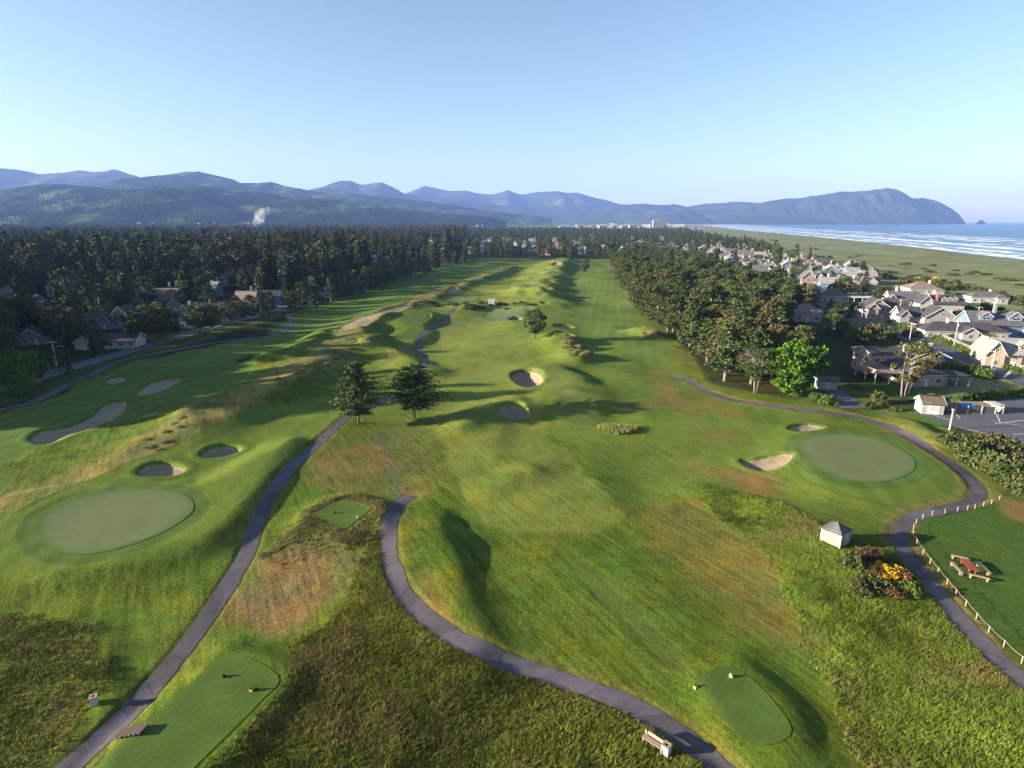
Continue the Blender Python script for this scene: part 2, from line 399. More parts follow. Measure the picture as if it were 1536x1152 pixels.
# ------------------------------------------------------------------ paint the turf kinds
N = NX * NY
X1 = XX.ravel(); Y1 = YY.ravel()
C = np.zeros((N, 4), np.float32)
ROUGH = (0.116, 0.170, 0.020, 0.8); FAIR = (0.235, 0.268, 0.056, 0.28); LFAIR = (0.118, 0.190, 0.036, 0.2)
TALL = (0.125, 0.136, 0.022, 1.0); TALLG = (0.145, 0.200, 0.024, 1.0); TAN = (0.245, 0.205, 0.075, 0.75)
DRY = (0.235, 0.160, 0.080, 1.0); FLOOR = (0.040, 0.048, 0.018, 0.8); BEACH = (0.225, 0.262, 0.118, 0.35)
LAWN = (0.090, 0.150, 0.024, 0.5); ORANGE = (0.255, 0.165, 0.058, 0.6)
C[:] = ROUGH
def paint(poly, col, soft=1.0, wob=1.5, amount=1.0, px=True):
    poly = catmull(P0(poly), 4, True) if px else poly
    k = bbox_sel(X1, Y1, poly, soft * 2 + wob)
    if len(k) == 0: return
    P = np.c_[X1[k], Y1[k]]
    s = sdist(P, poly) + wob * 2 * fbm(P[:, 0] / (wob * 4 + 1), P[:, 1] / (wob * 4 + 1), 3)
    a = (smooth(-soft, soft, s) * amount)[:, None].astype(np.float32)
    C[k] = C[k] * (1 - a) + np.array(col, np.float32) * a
def band(pts, col, w, soft=2.0, wob=1.5, amount=1.0):
    poly = catmull(P0(pts), 5)
    k = bbox_sel(X1, Y1, poly, w + soft * 2 + wob)
    P = np.c_[X1[k], Y1[k]]; d, _, _ = seg_dist(P, poly, False)
    s = w - d + wob * 2 * fbm(P[:, 0] / (wob * 4 + 1), P[:, 1] / (wob * 4 + 1), 3)
    a = (smooth(-soft, soft, s) * amount)[:, None].astype(np.float32)
    C[k] = C[k] * (1 - a) + np.array(col, np.float32) * a
# course beyond the near part: more fairway than rough
paint([(560,560),(640,480),(700,400),(920,395),(1000,490),(1060,590),(1230,620),(1440,690),(1430,770),(1290,790),(1170,775),(1060,742),(960,750),(900,690),(700,640),(560,650)], (0.150, 0.210, 0.032, 0.45), 3, 4)
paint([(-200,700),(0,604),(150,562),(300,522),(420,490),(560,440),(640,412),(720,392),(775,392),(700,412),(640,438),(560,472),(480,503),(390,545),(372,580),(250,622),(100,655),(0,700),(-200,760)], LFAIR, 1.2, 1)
band([(-100,812),(0,770),(120,728),(230,680),(330,628),(420,578),(500,525),(560,482),(620,458),(700,427),(770,402)], TAN, 5.5, 4.5, 3, 0.8)
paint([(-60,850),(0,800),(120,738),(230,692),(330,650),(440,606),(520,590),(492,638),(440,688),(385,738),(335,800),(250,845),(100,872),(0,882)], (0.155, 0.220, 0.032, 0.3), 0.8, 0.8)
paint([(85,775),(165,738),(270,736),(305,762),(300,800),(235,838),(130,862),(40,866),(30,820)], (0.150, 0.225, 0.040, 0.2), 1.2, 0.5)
# centre fairway
paint([(652,640),(668,692),(688,735),(712,778),(745,797),(800,802),(850,799),(905,789),(929,772),(905,742),(880,715),(845,682),(820,655),(812,610),(818,560),(780,520),(760,472),(690,480),(655,500),(640,530),(640,570)], FAIR, 0.9, 1.2, 0.60)
paint([(760,560),(830,545),(890,590),(905,620),(860,640),(815,600)], (0.128, 0.160, 0.040, 0.5), 2, 2, 0.8)
paint([(700,456),(760,440),(790,400),(845,398),(830,440),(800,470)], FAIR, 2, 2, 0.7)
paint([(860,400),(922,396),(950,460),(1000,520),(985,560),(900,540),(868,480)], (0.150, 0.215, 0.040, 0.25), 2, 3)
paint([(905,600),(1040,590),(1200,625),(1190,680),(1110,660),(1000,650)], (0.138, 0.205, 0.030, 0.3), 2, 3)
paint([(1180,672),(1230,648),(1330,655),(1400,690),(1440,722),(1438,750),(1370,765),(1260,745),(1195,712)], (0.135, 0.205, 0.034, 0.2), 0.5, 0.4)
for q in ([(935,615),(1000,600)], [(1050,700),(1140,730),(1150,760)], [(985,560),(1050,640),(1100,655)], [(1040,585),(1120,640)], [(1010,520),(1045,550)]):
    band(q, ORANGE, 1.8, 2.8, 2.8, 0.55)
paint([(1100,700),(1150,708),(1165,725),(1140,745),(1110,735)], ORANGE, 1.5, 1.5, 0.8)
paint([(1010,770),(1080,760),(1150,810),(1190,900),(1180,960),(1120,920),(1040,830)], ORANGE, 3.5, 5, 0.45)
paint([(850,850),(885,845),(950,905),(1025,990),(1040,1008),(1005,1005),(940,940)], (0.125, 0.170, 0.036, 0.3), 0.6, 0.3, 0.75)
paint([(540,650),(640,640),(655,700),(600,740),(480,745),(450,710)], (0.150, 0.150, 0.045, 0.6), 3, 4, 0.7)
band([(570,660),(578,690),(590,715),(600,742)], (0.17, 0.15, 0.115, 0.7), 0.7, 1.0, 1.2, 0.9)
paint([(490,690),(560,672),(585,690),(560,720),(500,715)], ORANGE, 2, 2.5, 0.45)
band([(640,860),(665,940),(720,985)], ORANGE, 1.0, 1.5, 1.0, 0.45)
for g in GRW:
    k = bbox_sel(X1, Y1, g, 4); s_ = sdist(np.c_[X1[k], Y1[k]], g); a = (smooth(-1.9, -1.3, s_) * 0.85)[:, None]
    C[k] = C[k] * (1 - a) + np.array((0.105, 0.175, 0.040, 0.15)) * a
    a = (smooth(-2.4, -2.0, s_) * smooth(-1.2, -1.8, s_) * 0.5)[:, None]; C[k] = C[k] * (1 - a) + np.array((0.08, 0.12, 0.03, 0.15)) * a
# tall grass
TALLPOLY = {
 'mid': [(440,960),(500,925),(530,870),(565,810),(585,800),(580,850),(600,892),(637,936),(688,972),(738,992),(800,1008),(868,1031),(926,1053),(985,1083),(1035,1117),(1075,1155),(1120,1200),(250,1220),(330,1150),(400,1080),(430,1020)],
 'corner': [(-60,935),(60,932),(138,945),(148,980),(172,1020),(140,1050),(120,1090),(70,1140),(20,1190),(-120,1200)],
 'bank': [(1050,738),(1130,742),(1200,772),(1245,800),(1310,815),(1345,830),(1385,880),(1430,932),(1490,988),(1560,1050),(1640,1150),(1640,1260),(1340,1190),(1262,1060),(1212,960),(1185,890),(1150,835),(1080,780)],
 'teerim': [(450,782),(470,762),(520,746),(570,760),(578,785),(560,805),(575,812),(520,830),(440,850),(400,850),(392,830),(430,800)],
}
paint(TALLPOLY['mid'], TALL, 0.4, 0.6); paint(TALLPOLY['corner'], (0.165, 0.170, 0.036, 1.0), 0.3, 0.5)
paint(TALLPOLY['bank'], TALLG, 0.3, 0.4); paint(TALLPOLY['teerim'], (0.150, 0.160, 0.045, 1.0), 0.5, 0.5)
paint([(400,835),(450,815),(505,818),(528,840),(515,872),(470,918),(415,945),(362,932),(345,905),(375,870)], DRY, 2.4, 3.2, 0.85)
paint([(70,1060),(100,1050),(85,1100),(40,1130),(20,1110)], DRY, 1, 1.2, 0.6); paint([(40,955),(95,948),(80,975),(30,985)], DRY, 1, 1.2, 0.5)
for pth, wid, colr, am in ((PATHW['right'], 2.3, (0.25, 0.17, 0.075, 0.7), 0.5), (PATHW['mid'], 1.75, ORANGE, 0.35), (PATHW['left'], 1.8, ORANGE, 0.2)):
    k = bbox_sel(X1, Y1, pth, 4); P = np.c_[X1[k], Y1[k]]; d, _, _ = seg_dist(P, pth, False)
    a = (smooth(wid + 0.8, wid - 0.3, d + 0.8 * fbm(P[:, 0], P[:, 1], 2)) * am)[:, None]; C[k] = C[k] * (1 - a) + np.array(colr) * a
# wild dune tufts
for q in ([(845,515),(860,530),(880,540)], [(970,502),(985,508)], [(420,590),(470,560),(560,520)], [(700,455),(760,457),(820,462)], [(580,540),(620,520)]):
    band(q, (0.225, 0.215, 0.062, 1.0), 3.0, 2.5, 2, 0.8)
# outside the course
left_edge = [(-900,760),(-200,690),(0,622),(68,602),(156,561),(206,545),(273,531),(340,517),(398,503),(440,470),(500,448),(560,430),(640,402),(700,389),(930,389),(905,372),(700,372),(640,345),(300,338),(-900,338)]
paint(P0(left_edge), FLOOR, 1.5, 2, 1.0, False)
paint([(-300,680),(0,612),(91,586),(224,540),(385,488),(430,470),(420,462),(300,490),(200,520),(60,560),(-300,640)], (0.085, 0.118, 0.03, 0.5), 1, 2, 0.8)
right_edge = [(928,392),(940,430),(952,462),(990,482),(1015,505),(1035,535),(1060,570),(1130,592),(1200,602),(1250,612),(1330,626),(1390,640),(1440,670),(1560,780),(1800,900),(2400,900),(2400,560),(1536,440),(1300,402),(1200,385),(1120,366),(1050,350),(1000,348)]
paint(P0(right_edge), (0.060, 0.066, 0.022, 0.8), 1.2, 2, 1.0, False)
paint([(1180,590),(1230,575),(1300,590),(1345,612),(1390,626),(1440,672),(1410,668),(1340,632),(1270,614)], LAWN, 1, 1.5)
paint([(1320,610),(1380,640),(1440,680),(1470,720),(1500,760),(1480,750),(1470,718),(1430,690),(1375,655),(1330,630)], (0.15, 0.17, 0.04, 0.8), 0.8, 1)
paint([(1385,775),(1420,770),(1480,757),(1530,742),(1620,760),(1700,1100),(1540,1010),(1450,905),(1400,835),(1376,800)], (0.080, 0.138, 0.024, 0.42), 0.3, 0.3)
paint([(1300,545),(1400,560),(1480,590),(1400,600),(1310,590)], LAWN, 2, 3, 0.8)
paint([(1370,505),(1420,518),(1480,540),(1440,538),(1380,520)], (0.2, 0.18, 0.09, 0.6), 1.5, 2, 0.7)
paint([(1500,745),(1540,755),(1560,790),(1520,775)], ORANGE, 1, 1.5, 0.8)
# the coast: grass dunes then sand
dxs = shore_x(Y1) - X1
edge = np.interp(Y1, [600, 1500, 3000, 6000], [330, 330, 420, 500])
wv = fbm(X1 / 45, Y1 / 70, 4)
a = (smooth(edge + 20, edge - 40, dxs + wv * 90))[:, None]
C = C * (1 - a) + np.array(BEACH) * a
a2 = (a[:, 0] * smooth(0.05, 0.4, fbm(X1 / 30 + 9, Y1 / 60, 4)))[:, None] * 0.75
C = C * (1 - a2) + np.array((0.215, 0.200, 0.095, 0.6)) * a2
sw = np.interp(Y1, [600, 1500, 2600, 6000], [16, 20, 45, 260])
a = smooth(sw + 8, sw - 6, dxs + wv * 14)[:, None]
C = C * (1 - a) + np.array((0.36, 0.285, 0.225, 0.15)) * a
a = smooth(9, 2, dxs + wv * 6)[:, None] * (Y1 < 4000)[:, None]
C = C * (1 - a) + np.array((0.17, 0.135, 0.115, 0.1)) * a
# pale river flat in front of the far town
paint([(830,343.2),(880,341.2),(1000,341),(1060,343.5),(1000,345),(905,345)], (0.44, 0.36, 0.28, 0.1), 30, 30)
C = C.astype(np.float32)

def set_attr(me, name, data):
    at = me.attributes.new(name, 'FLOAT_COLOR', 'POINT'); at.data.foreach_set('color', np.ascontiguousarray(data, np.float32).ravel())
def np_mesh(name, V, F, mat, parent=None, smoothed=False, link=True):
    """F: (n,3) or (n,4) int array"""
    me = bpy.data.meshes.new(name); V = np.asarray(V, np.float32); F = np.asarray(F, np.int32)
    me.vertices.add(len(V)); me.vertices.foreach_set('co', V.ravel())
    k = F.shape[1]; me.loops.add(F.size); me.loops.foreach_set('vertex_index', F.ravel())
    me.polygons.add(len(F)); me.polygons.foreach_set('loop_start', np.arange(0, F.size, k, dtype=np.int32))
    if smoothed: me.polygons.foreach_set('use_smooth', np.ones(len(F), bool))
    me.update(calc_edges=True); me.validate()
    if mat: me.materials.append(mat)
    o = bpy.data.objects.new(name, me)
    if link: COL.objects.link(o)
    if parent: o.parent = parent
    return o
def grid_faces(ny, nx):
    i = np.arange(ny * nx).reshape(ny, nx)
    return np.c_[i[:-1, :-1].ravel(), i[:-1, 1:].ravel(), i[1:, 1:].ravel(), i[1:, :-1].ravel()]
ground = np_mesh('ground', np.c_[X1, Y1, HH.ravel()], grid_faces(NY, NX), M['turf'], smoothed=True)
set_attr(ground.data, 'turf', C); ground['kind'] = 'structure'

from mathutils.geometry import delaunay_2d_cdt
def sheet(name, poly, mat, off, step, label=None):
    """a thin sheet lying on the ground inside an outline"""
    poly = np.vstack([resample(np.vstack([poly, poly[:1]]), step * 0.6)[:-1]])
    x0, y0 = poly.min(0); x1, y1 = poly.max(0)
    gx, gy = np.meshgrid(np.arange(x0, x1, step), np.arange(y0, y1, step)); P = np.c_[gx.ravel(), gy.ravel()]
    P = P[sdist(P, poly) > step * 0.35]
    pts = [Vector(q) for q in poly] + [Vector(q) for q in P]; n = len(poly)
    v, e, f, *_ = delaunay_2d_cdt(pts, [(i, (i + 1) % n) for i in range(n)], [], 1, 1e-5)
    v = np.array([(q.x, q.y) for q in v]); z = ground_z(v[:, 0], v[:, 1]) + off
    F = np.array([t for t in f if len(t) == 3])
    o = np_mesh(name, np.c_[v, z], F, mat, smoothed=True); o['kind'] = 'structure'
    ew = 0.9 + 0.004 * poly[:, 1].mean(); ea = smooth(0.0, ew, sdist(v, poly)); set_attr(o.data, 'edge', np.c_[ea, ea, ea, ea * 0 + 1])
    if o.data.polygons[0].normal.z < 0: o.data.flip_normals()
    return o
def ribbon(name, line, w, mat, off, step=0.6, lift=0.0, cols=5):
    line = resample(line, step); t = np.gradient(line, axis=0); t /= np.linalg.norm(t, axis=1)[:, None]
    nrm = np.c_[-t[:, 1], t[:, 0]]
    V = []
    sl_ = np.arange(len(line)) * step; fine_ = 0.13 if mat.name.startswith('path') else 0.03
    wob = [1 + 0.20 * fbm(sl_ / 3.0, 0 * sl_ + k * 9.0, 3) + fine_ * fbm(sl_ / 0.7, 0 * sl_ + k * 5.0 + 3, 2) for k in (0, 1)]
    for a in np.linspace(-0.5, 0.5, cols):
        q = line + nrm * (w * a * wob[int(a > 0)])[:, None]; V.append(np.c_[q, ground_z(q[:, 0], q[:, 1]) + off + lift])
    V = np.stack(V, 1)
    o = np_mesh(name, V.reshape(-1, 3), grid_faces(len(line), cols), mat, smoothed=True); o['kind'] = 'structure'
    if o.data.polygons[0].normal.z < 0: o.data.flip_normals()
    return o
for g in GRW: sheet('putting_green', g, M['green'], 0.035 + 0.0002 * g[:, 1].mean(), max(0.7, g[:, 1].mean() * 0.008))
for g in TEW: sheet('tee_box', g, M['tee'], 0.03 + 0.0002 * g[:, 1].mean(), max(0.5, g[:, 1].mean() * 0.008))
def inset(g, w):
    c = np.roll(g, -1, 0) - np.roll(g, 1, 0); c /= np.linalg.norm(c, axis=1)[:, None] + 1e-9; n = np.c_[-c[:, 1], c[:, 0]]
    q = g + n * w
    return q if inside(q, g).mean() > 0.5 else g - n * w
for i, (g, d) in enumerate(BUW): sheet('bunker', inset(g, max(0.28, 0.0026 * g[:, 1].mean())), M['waste'] if i == 9 else M['sand'], 0.03 + 0.0002 * g[:, 1].mean(), max(0.3, g[:, 1].mean() * 0.0045))
for k in PATHW: ribbon('cart_path', PATHW[k], PATHS[k][1], M['path'], 0.035 if k != 'shade' else 0.10, 0.3)
for k in ROADW: ribbon('road', ROADW[k], ROADS[k][1], M['road'], 0.16, 1.0)
sheet('parking_lot', PARK, M['road'], 0.07, 1.5); sheet('driveway', DRIVE, M['road'], 0.07, 1.2)
lr = resample(ROADW['lroad'], 1.0); t = np.gradient(lr, axis=0); t /= np.linalg.norm(t, axis=1)[:, None]
ribbon('kerb', lr + np.c_[t[:, 1], -t[:, 0]] * 3.5, 0.45, M['kerb'], 0.28, 1.0, cols=3)
lr = resample(ROADW['rroad'], 1.0); t = np.gradient(lr, axis=0); t /= np.linalg.norm(t, axis=1)[:, None]
ribbon('verge', lr + np.c_[-t[:, 1], t[:, 0]] * -4.6, 1.6, M['waste'], 0.14, 1.0, cols=3)
# painted bay lines on the car park
for a, b_ in (((1398,622),(1428,632)),((1390,640),(1432,645)),((1440,642),(1475,650)),((1490,612),(1500,633)),((1492,636),(1560,628)),((1488,632),(1540,640)),((1520,652),(1560,650)),((1425,612),(1440,628))):
    ribbon('bay_line', np.array([G0(*a, 0.4), G0(*b_, 0.4)]), 0.14, M['paint'], 0.078, 0.8, cols=2)
for a, b_ in (((1520,552),(1506,566)),((1494,551),(1487,557))):
    ribbon('road_marking', np.array([G0(*a), G0(*b_)]), 0.6, M['paint'], 0.175, 0.8, cols=2)

# ------------------------------------------------------------------ sea
m, nt, b, out = new_mat('sea_water'); M['sea'] = m
at = nd(nt, 'ShaderNodeAttribute', attribute_name='shore'); sx = nd(nt, 'ShaderNodeSeparateColor'); lk(nt, at.outputs['Color'], sx.inputs[0])
sd = val(nt, 'MULTIPLY', sx.outputs[0], 1000.0); p = pos(nt)
alongn = noise(nt, 1.0, 3, 0.6, scaled(nt, p, (0.012, 0.0035, 1)))
w1 = noise(nt, 0.02, 4, 0.6, p); w2 = noise(nt, 0.12, 4, 0.65, scaled(nt, p, (1, 0.5, 1)))
sdw = val(nt, 'ADD', sd, val(nt, 'MULTIPLY', val(nt, 'SUBTRACT', w1, 0.5), 90.0))
foam = None
for c0, wd, th in ((22, 18, 0.36), (75, 16, 0.42), (150, 34, 0.30), (215, 20, 0.44), (300, 28, 0.42), (375, 32, 0.42), (470, 26, 0.48)):
    g = val(nt, 'SUBTRACT', 1.0, val(nt, 'DIVIDE', val(nt, 'ABSOLUTE', val(nt, 'SUBTRACT', sdw, float(c0))), float(wd)), clamp=True)
    nn = noise(nt, 1.0, 3, 0.6, scaled(nt, p, (0.006 + c0 * 1e-5, 0.0045, 1), c0 * 0.1))
    g = val(nt, 'MULTIPLY', g, ramp(nt, nn, [(th, (0.0,)), (th + 0.10, (1.0,))]))
    foam = g if foam is None else val(nt, 'MAXIMUM', foam, g)
foam = val(nt, 'MULTIPLY', foam, ramp(nt, w2, [(0.34, (0.2,)), (0.56, (1.0,))]))
foam = ramp(nt, foam, [(0.12, (0.0,)), (0.45, (1.0,))])
shal = ramp(nt, val(nt, 'DIVIDE', sdw, 1000.0), [(0.0, (0.20, 0.26, 0.34)), (0.18, (0.06, 0.14, 0.27)), (0.6, (0.025, 0.085, 0.20))])
c = mix(nt, foam, shal, (0.80, 0.80, 0.80)); lk(nt, c, b.inputs['Base Color'])
lk(nt, val(nt, 'MULTIPLY_ADD', foam, 0.5, 0.30), b.inputs['Roughness']); b.inputs['Specular IOR Level'].default_value = 0.5
bump(nt, b, val(nt, 'ADD', w2, val(nt, 'MULTIPLY', w1, 1.5)), 0.9, 3.0)
sy = np.r_[np.linspace(-900, 1500, 70), np.geomspace(1560, 14000, 110)]
so = np.r_[np.linspace(-60, 600, 90), np.geomspace(640, 12500, 60)]
SX = np.minimum(shore_x(np.minimum(sy, 9000))[:, None] + so[None, :] * 1.0, 13200); SYY = np.repeat(sy[:, None], len(so), 1)
sea = np_mesh('sea', np.c_[SX.ravel(), SYY.ravel(), np.full(SX.size, -4.0)], grid_faces(len(sy), len(so)), M['sea'], smoothed=True)
cc = np.zeros((SX.size, 4), np.float32); cc[:, 0] = np.tile(so, len(sy)) / 1000.0; cc[:, 3] = 1
set_attr(sea.data, 'shore', cc); sea['kind'] = 'structure'

# ------------------------------------------------------------------ hills and mountains
def hill_mat(name, dark, light, amt, scale, warm=None):
    m, nt, b, _ = new_mat(name); p = pos(nt)
    n1 = noise(nt, scale, 5, 0.6, scaled(nt, p, (1, 0.6, 1.6))); n2 = noise(nt, 0.03, 4, 0.7, p)
    c = mix(nt, ramp(nt, n1, [(0.5 - amt, (0,)), (0.62 - amt * 0.5, (1,))]), dark, light)
    if warm: c = mix(nt, ramp(nt, noise(nt, scale * 0.8, 3, 0.5, scaled(nt, p, (1, 1, 1), 2.0)), [(0.62, (0,)), (0.68, (1,))]), c, warm)
    c = mix(nt, 1.0, c, val(nt, 'MULTIPLY_ADD', ramp(nt, n2, [(0.33, (0.0,)), (0.62, (1.0,))]), 1.3, 0.35), 'MULTIPLY')
    lk(nt, c, b.inputs['Base Color']); b.inputs['Roughness'].default_value = 1.0; b.inputs['Specular IOR Level'].default_value = 0.0
    bump(nt, b, n2, 0.8, 18.0)
    return m
M['hillfor'] = hill_mat('forested_hill', (0.014, 0.024, 0.010), (0.080, 0.105, 0.028), 0.0, 0.0034, (0.17, 0.11, 0.05))
M['mount'] = hill_mat('mountain_slope', (0.030, 0.040, 0.022), (0.085, 0.085, 0.055), -0.02, 0.0016)
M['head'] = hill_mat('headland_forest', (0.028, 0.042, 0.022), (0.050, 0.068, 0.032), -0.02, 0.003)
def hills(name, D, prof, front, back, mat, step, spur=0.35, wl=600.0, tree=6.0, seed=0.0, base=-12.0, fshape=1.3):
    prof = np.array(prof, float)
    xs = (prof[:, 0] - 768) / FPX * (D * cp - 0) ; zs = []
    for q in prof:
        w = at_depth(q[0], q[1], D); zs.append((w[0], w[2]))
    zs = np.array(zs); x = np.arange(zs[0, 0], zs[-1, 0], step)
    cx = np.interp(x, zs[:, 0], zs[:, 1])
    cx = cx + fbm(x / (step * 6) + seed, x * 0 + seed, 3) * np.clip(cx, 0, 200) * 0.05
    s = np.r_[-np.linspace(1, 0, max(12, int(front / step)))[:-1], np.linspace(0, 1, max(8, int(back / step / 1.5)))]
    yy = np.where(s < 0, s * front, s * back)
    Xg = np.repeat(x[None, :], len(s), 0) * (1 + yy[:, None] / D * 0.0); Yg = D + yy[:, None] * np.clip((cx - base) / (cx - base).max() * 1.15, 0.10, 1.0)[None, :]
    a = np.abs(s)[:, None]
    prof_s = (1 - a ** fshape) * 0.55 + 0.45 * (1 - a) ** 1.6
    n = fbm(Xg / wl + seed, Yg / (wl * 1.3) + seed, 4)
    ridge = 1 - np.abs(fbm(Xg / (wl * 0.6) + seed * 2, Yg / (wl * 1.6) + 3, 3)) * 2.2
    Z = (cx[None, :] - base) * prof_s * (1 + spur * (1.2 * n + 0.5 * (ridge - 0.6)) * np.clip(a * 2.4, 0, 1) * (1 - a * 0.2))
    Z = np.minimum(Z, (cx[None, :] - base) * (1 - a * 0.12))
    Z += fbm(Xg / 37.0, Yg / 37.0, 2) * tree * np.clip((1 - a) * 6, 0, 1)
    o = np_mesh(name, np.c_[Xg.ravel(), Yg.ravel(), (base + Z).ravel()], grid_faces(len(s), len(x)), mat, smoothed=True)
    o['kind'] = 'structure'; return o
HILLC = hills('hills', 4600, [(-700,300),(-400,292),(-150,288),(0,285),(45,281),(83,276.5),(120,279),(165,282),(205,284),(250,281),(300,279),(345,283),(400,290),(455,295),(520,302),(590,311),(650,319),(720,325),(760,331)], 2000, 1000, M['hillfor'], 22, 0.5, 420, 9, 1.7)
hills('hills', 6600, [(-500,292),(-200,288),(0,284),(100,280),(160,274),(210,268),(255,262),(275,258),(297,256.5),(318,262),(345,268),(362,275),(405,273),(425,279),(470,286),(520,290),(570,295),(640,302),(700,311),(760,319),(830,327)], 2300, 1500, M['hillfor'], 34, 0.4, 600, 9, 4.1)
hills('mountains', 9000, [(-600,270),(-250,262),(-60,255),(0,252.5),(28,255),(60,262),(95,259),(120,256),(142,258),(160,256),(173,253.5),(190,260),(215,267),(262,269),(330,280),(420,300)], 2500, 2200, M['mount'], 60, 0.4, 900, 6, 2.2)
hills('mountains', 9800, [(380,300),(440,289),(482,281),(497,275),(511,271),(526,271.5),(541,277.5),(556,275.5),(572,273),(590,281),(606,290),(650,296),(700,300),(760,308),(860,320)], 3000, 1800, M['mount'], 55, 0.4, 800, 6, 7.7)
hills('mountains', 12200, [(560,305),(600,294),(625,283.5),(635,278.5),(650,281),(672,286.5),(700,286),(715,290),(740,292),(756,287.5),(763,284.5),(772,289.5),(784,292.5),(800,289),(818,287.5),(834,286.5),(850,289.5),(866,289),(890,296),(905,299),(930,306),(980,310),(1040,318)], 3500, 1600, M['mount'], 60, 0.4, 900, 6, 9.4)
hills('hills', 9600, [(740,330),(800,322),(850,318),(930,309),(960,305.5),(1000,308),(1010,305.5),(1030,310.5),(1060,305.5),(1110,302.5),(1145,304.5),(1185,310),(1260,322),(1330,332)], 2000, 2000, M['head'], 45, 0.4, 600, 9, 3.3)
hills('headland', 8600, [(1010,331),(1060,324),(1100,316),(1133,306),(1165,299),(1200,297),(1240,291.5),(1260,287),(1282,287.5),(1306,285),(1330,282),(1345,283.5),(1360,292.5),(1370,297),(1386,297),(1402,300.5),(1415,306),(1430,316),(1440,326),(1446,333),(1449,337)], 650, 1800, M['head'], 26, 0.34, 330, 14, 5.5, -8, 2.0)
hills('sea_stack', 8600, [(1462,336.5),(1467,333),(1471,329.5),(1475,331.5),(1480,336.5)], 80, 80, M['head'], 8, 0.2, 60, 2, 1.1, -8)

# ------------------------------------------------------------------ air, sky, sun
SUN_EL = math.radians(12.5); SUN_AZ = math.radians(8.0)     # light travels towards +X, a little towards +Y
tosun = Vector((-math.cos(SUN_EL) * math.cos(SUN_AZ), -math.cos(SUN_EL) * math.sin(SUN_AZ), math.sin(SUN_EL)))
sl = bpy.data.lights.new('sun', 'SUN'); sl.energy = 5.0; sl.angle = math.radians(0.53); sl.color = (1.0, 0.89, 0.70)
so_ = bpy.data.objects.new('sun', sl); COL.objects.link(so_); so_.rotation_euler = tosun.to_track_quat('Z', 'Y').to_euler(); so_.location = (-60, -20, 90)
w = bpy.data.worlds.new('World'); scene.world = w; w.use_nodes = True; nt = w.node_tree; nt.nodes.clear()
sky = nd(nt, 'ShaderNodeTexSky', sky_type='NISHITA'); sky.sun_disc = False; sky.sun_elevation = SUN_EL
sky.sun_rotation = math.atan2(tosun.x, tosun.y); sky.altitude = 0; sky.air_density = 1.0; sky.dust_density = 0.7; sky.ozone_density = 1.9
bg = nd(nt, 'ShaderNodeBackground'); wo = nd(nt, 'ShaderNodeOutputWorld'); bg.inputs[1].default_value = 0.058
lk(nt, sky.outputs[0], bg.inputs[0]); lk(nt, bg.outputs[0], wo.inputs[0])
m = bpy.data.materials.new('air'); m.use_nodes = True; nt = m.node_tree; nt.nodes.clear()
o_ = nd(nt, 'ShaderNodeOutputMaterial'); pv = nd(nt, 'ShaderNodeVolumePrincipled'); lk(nt, pv.outputs[0], o_.inputs['Volume'])
pv.inputs['Color'].default_value = (0.27, 0.44, 1.0, 1); pv.inputs['Density'].default_value = HAZE_D; pv.inputs['Anisotropy'].default_value = 0.0
x0, x1, y0, y1, z0, z1 = -12500, 13500, -1500, 14300, -30, 800
V = [(x, y, z) for z in (z0, z1) for x, y in ((x0, y0), (x1, y0), (x1, y1), (x0, y1))]
hz = np_mesh('haze', V, [(0, 3, 2, 1), (4, 5, 6, 7), (0, 1, 5, 4), (1, 2, 6, 5), (2, 3, 7, 6), (3, 0, 4, 7)], m); hz['kind'] = 'stuff'
scene.view_settings.view_transform = 'Standard'; scene.view_settings.look = 'None'; scene.view_settings.gamma = 1.0
scene.view_settings.exposure = EXPO
scene.render.engine = 'CYCLES'; cy = scene.cycles
cy.use_denoising = True; cy.max_bounces = 5; cy.diffuse_bounces = 1; cy.glossy_bounces = 2; cy.transmission_bounces = 2; cy.volume_bounces = 0
cy.transparent_max_bounces = 4; cy.use_adaptive_sampling = True; cy.adaptive_threshold = 0.02
cy.caustics_reflective = False; cy.caustics_refractive = False
